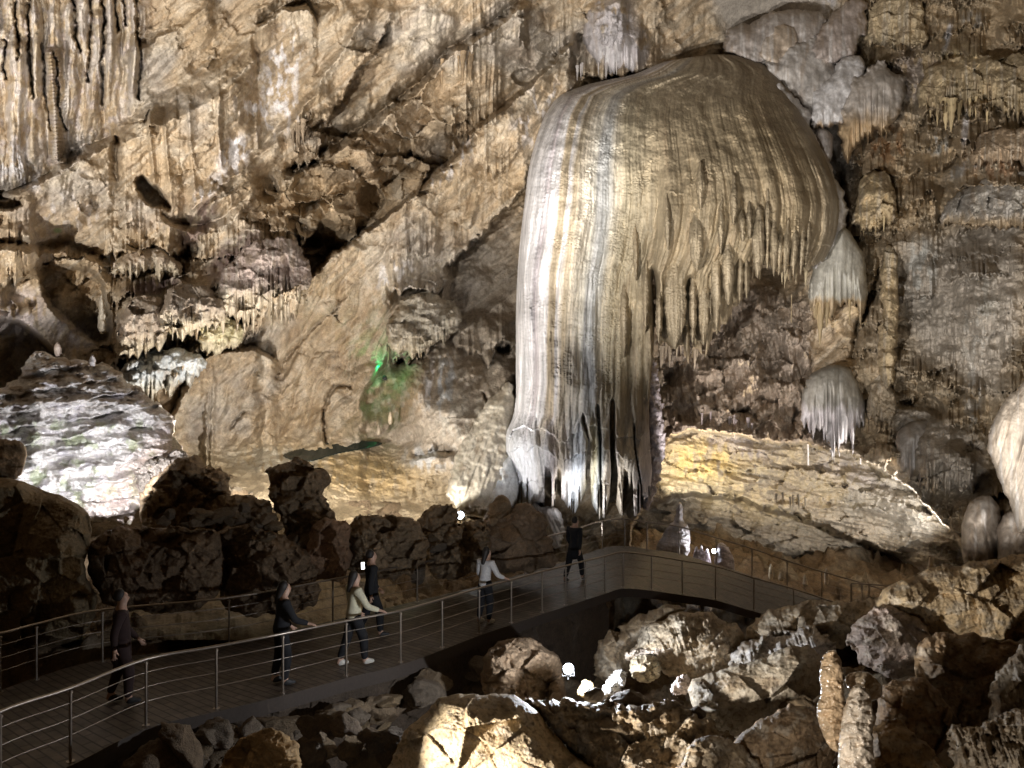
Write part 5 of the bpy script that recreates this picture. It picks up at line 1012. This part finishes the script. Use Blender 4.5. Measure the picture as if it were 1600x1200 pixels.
    skin('trousers', Lg, [('top','pelvis'),('pelvis','hipl'),('pelvis','hipr'),('hipl','kneel'),('hipr','kneer'),('kneel','anklel'),('kneer','ankler')], legs, root)
    for nm in 'lr':
        a_, t_, h_ = J['ankle'+nm][0], J['toe'+nm][0], J['heel'+nm][0]
        skin('shoe', {'m': ((a_[0], a_[1]+.03, .055*s), (.045*s, .045*s)), 't': ((t_[0], t_[1]+.03, .042*s), (.046*s, .034*s)), 'h': ((h_[0], h_[1]-.01, .048*s), (.05*s, .048*s)), 'a': ((a_[0], a_[1], a_[2]+.015), .052*s)}, [('m','t'),('m','h'),('m','a')], shoes, root)
    hj = {'t': (v(0, .035, 1.685), .055*s), 'u': (v(0, -.01, 1.665), .088*s), 'c': (v(0, -.035, 1.60), .094*s), 'b': (v(0, -.055, 1.53), .07*s)}
    hb = [('t','u'),('u','c'),('c','b')]
    if hair_long: hj['n'] = (v(0, -.085, 1.43), .06*s); hj['m'] = (v(0, -.115, 1.33), .04*s); hb += [('b','n'),('n','m')]
    skin('hair', hj, hb, M_HAIR, root)
    if bag is not None:
        skin('backpack', {'a': (v(0, -.20, 1.32), (.13*s, .08*s)), 'b': (v(0, -.22, 1.15), (.15*s, .10*s)), 'c': (v(0, -.20, 1.0), (.14*s, .08*s))}, [('a','b'),('b','c')], bag, root)
    return root
person(548, .12, math.radians(-52), 'person in a cream jacket over black trousers with one hand on the near railing', M_CRM, M_BLK, M_SHOE, 1.66, 'r', .20, .03, hair_long=True)
p2 = person(577, .52, math.radians(-60), 'person all in black lit by a phone, just behind the one in the cream jacket', M_BLK, M_BLK, M_DKS, 1.74, None, .18, .0)
person(760, .14, math.radians(-38), 'person with white top and dark hair, back turned, one hand on the near railing', M_WHC, M_BLK, M_SHOE, 1.62, 'r', .05, .10, hair_long=True)
person(899, .45, math.radians(-35), 'person in a black coat walking where the railing meets the giant flowstone', M_BLK, M_BLK, M_DKS, 1.72, None, .28, .06, coat=1)
person(196, .35, math.radians(-62), 'dim person in dark maroon clothes, leftmost on the walkway', M_DKR, M_DKR, M_DKS, 1.72, None, .12, .0, coat=1)
person(437, .12, math.radians(-58), 'shadowy person in black between the maroon one and the cream jacket', M_BLK, M_BLK, M_DKS, 1.66, 'r', .06, .08, hair_long=True)
# the lit phone held up by the second visitor
pp = P(567, 884, p2.location.y-.42)
ph = empty('phone', pp, 'small phone with a glowing screen held before the face of the black clad person', 'phone'); ph.rotation_euler = (math.radians(70), 0, math.radians(20))
bm = bmesh.new(); bmesh.ops.create_cube(bm, size=1); bmesh.ops.scale(bm, vec=(.072, .15, .009), verts=bm.verts); bmesh.ops.bevel(bm, geom=bm.edges[:], offset=.003, segments=2, affect='EDGES')
me = bpy.data.meshes.new('case'); bm.to_mesh(me); bm.free(); c = bpy.data.objects.new('case', me); COL.objects.link(c); me.materials.append(M_HOUS); c.parent = ph
me = mesh_pd('screen', [(-.032, -.068, .0055), (.032, -.068, .0055), (.032, .068, .0055), (-.032, .068, .0055)], [(0, 1, 2, 3)]); c = bpy.data.objects.new('screen', me); COL.objects.link(c); me.materials.append(mat_plain('screen_glow', (1, .95, .88), .4, 0, 9)); c.parent = ph
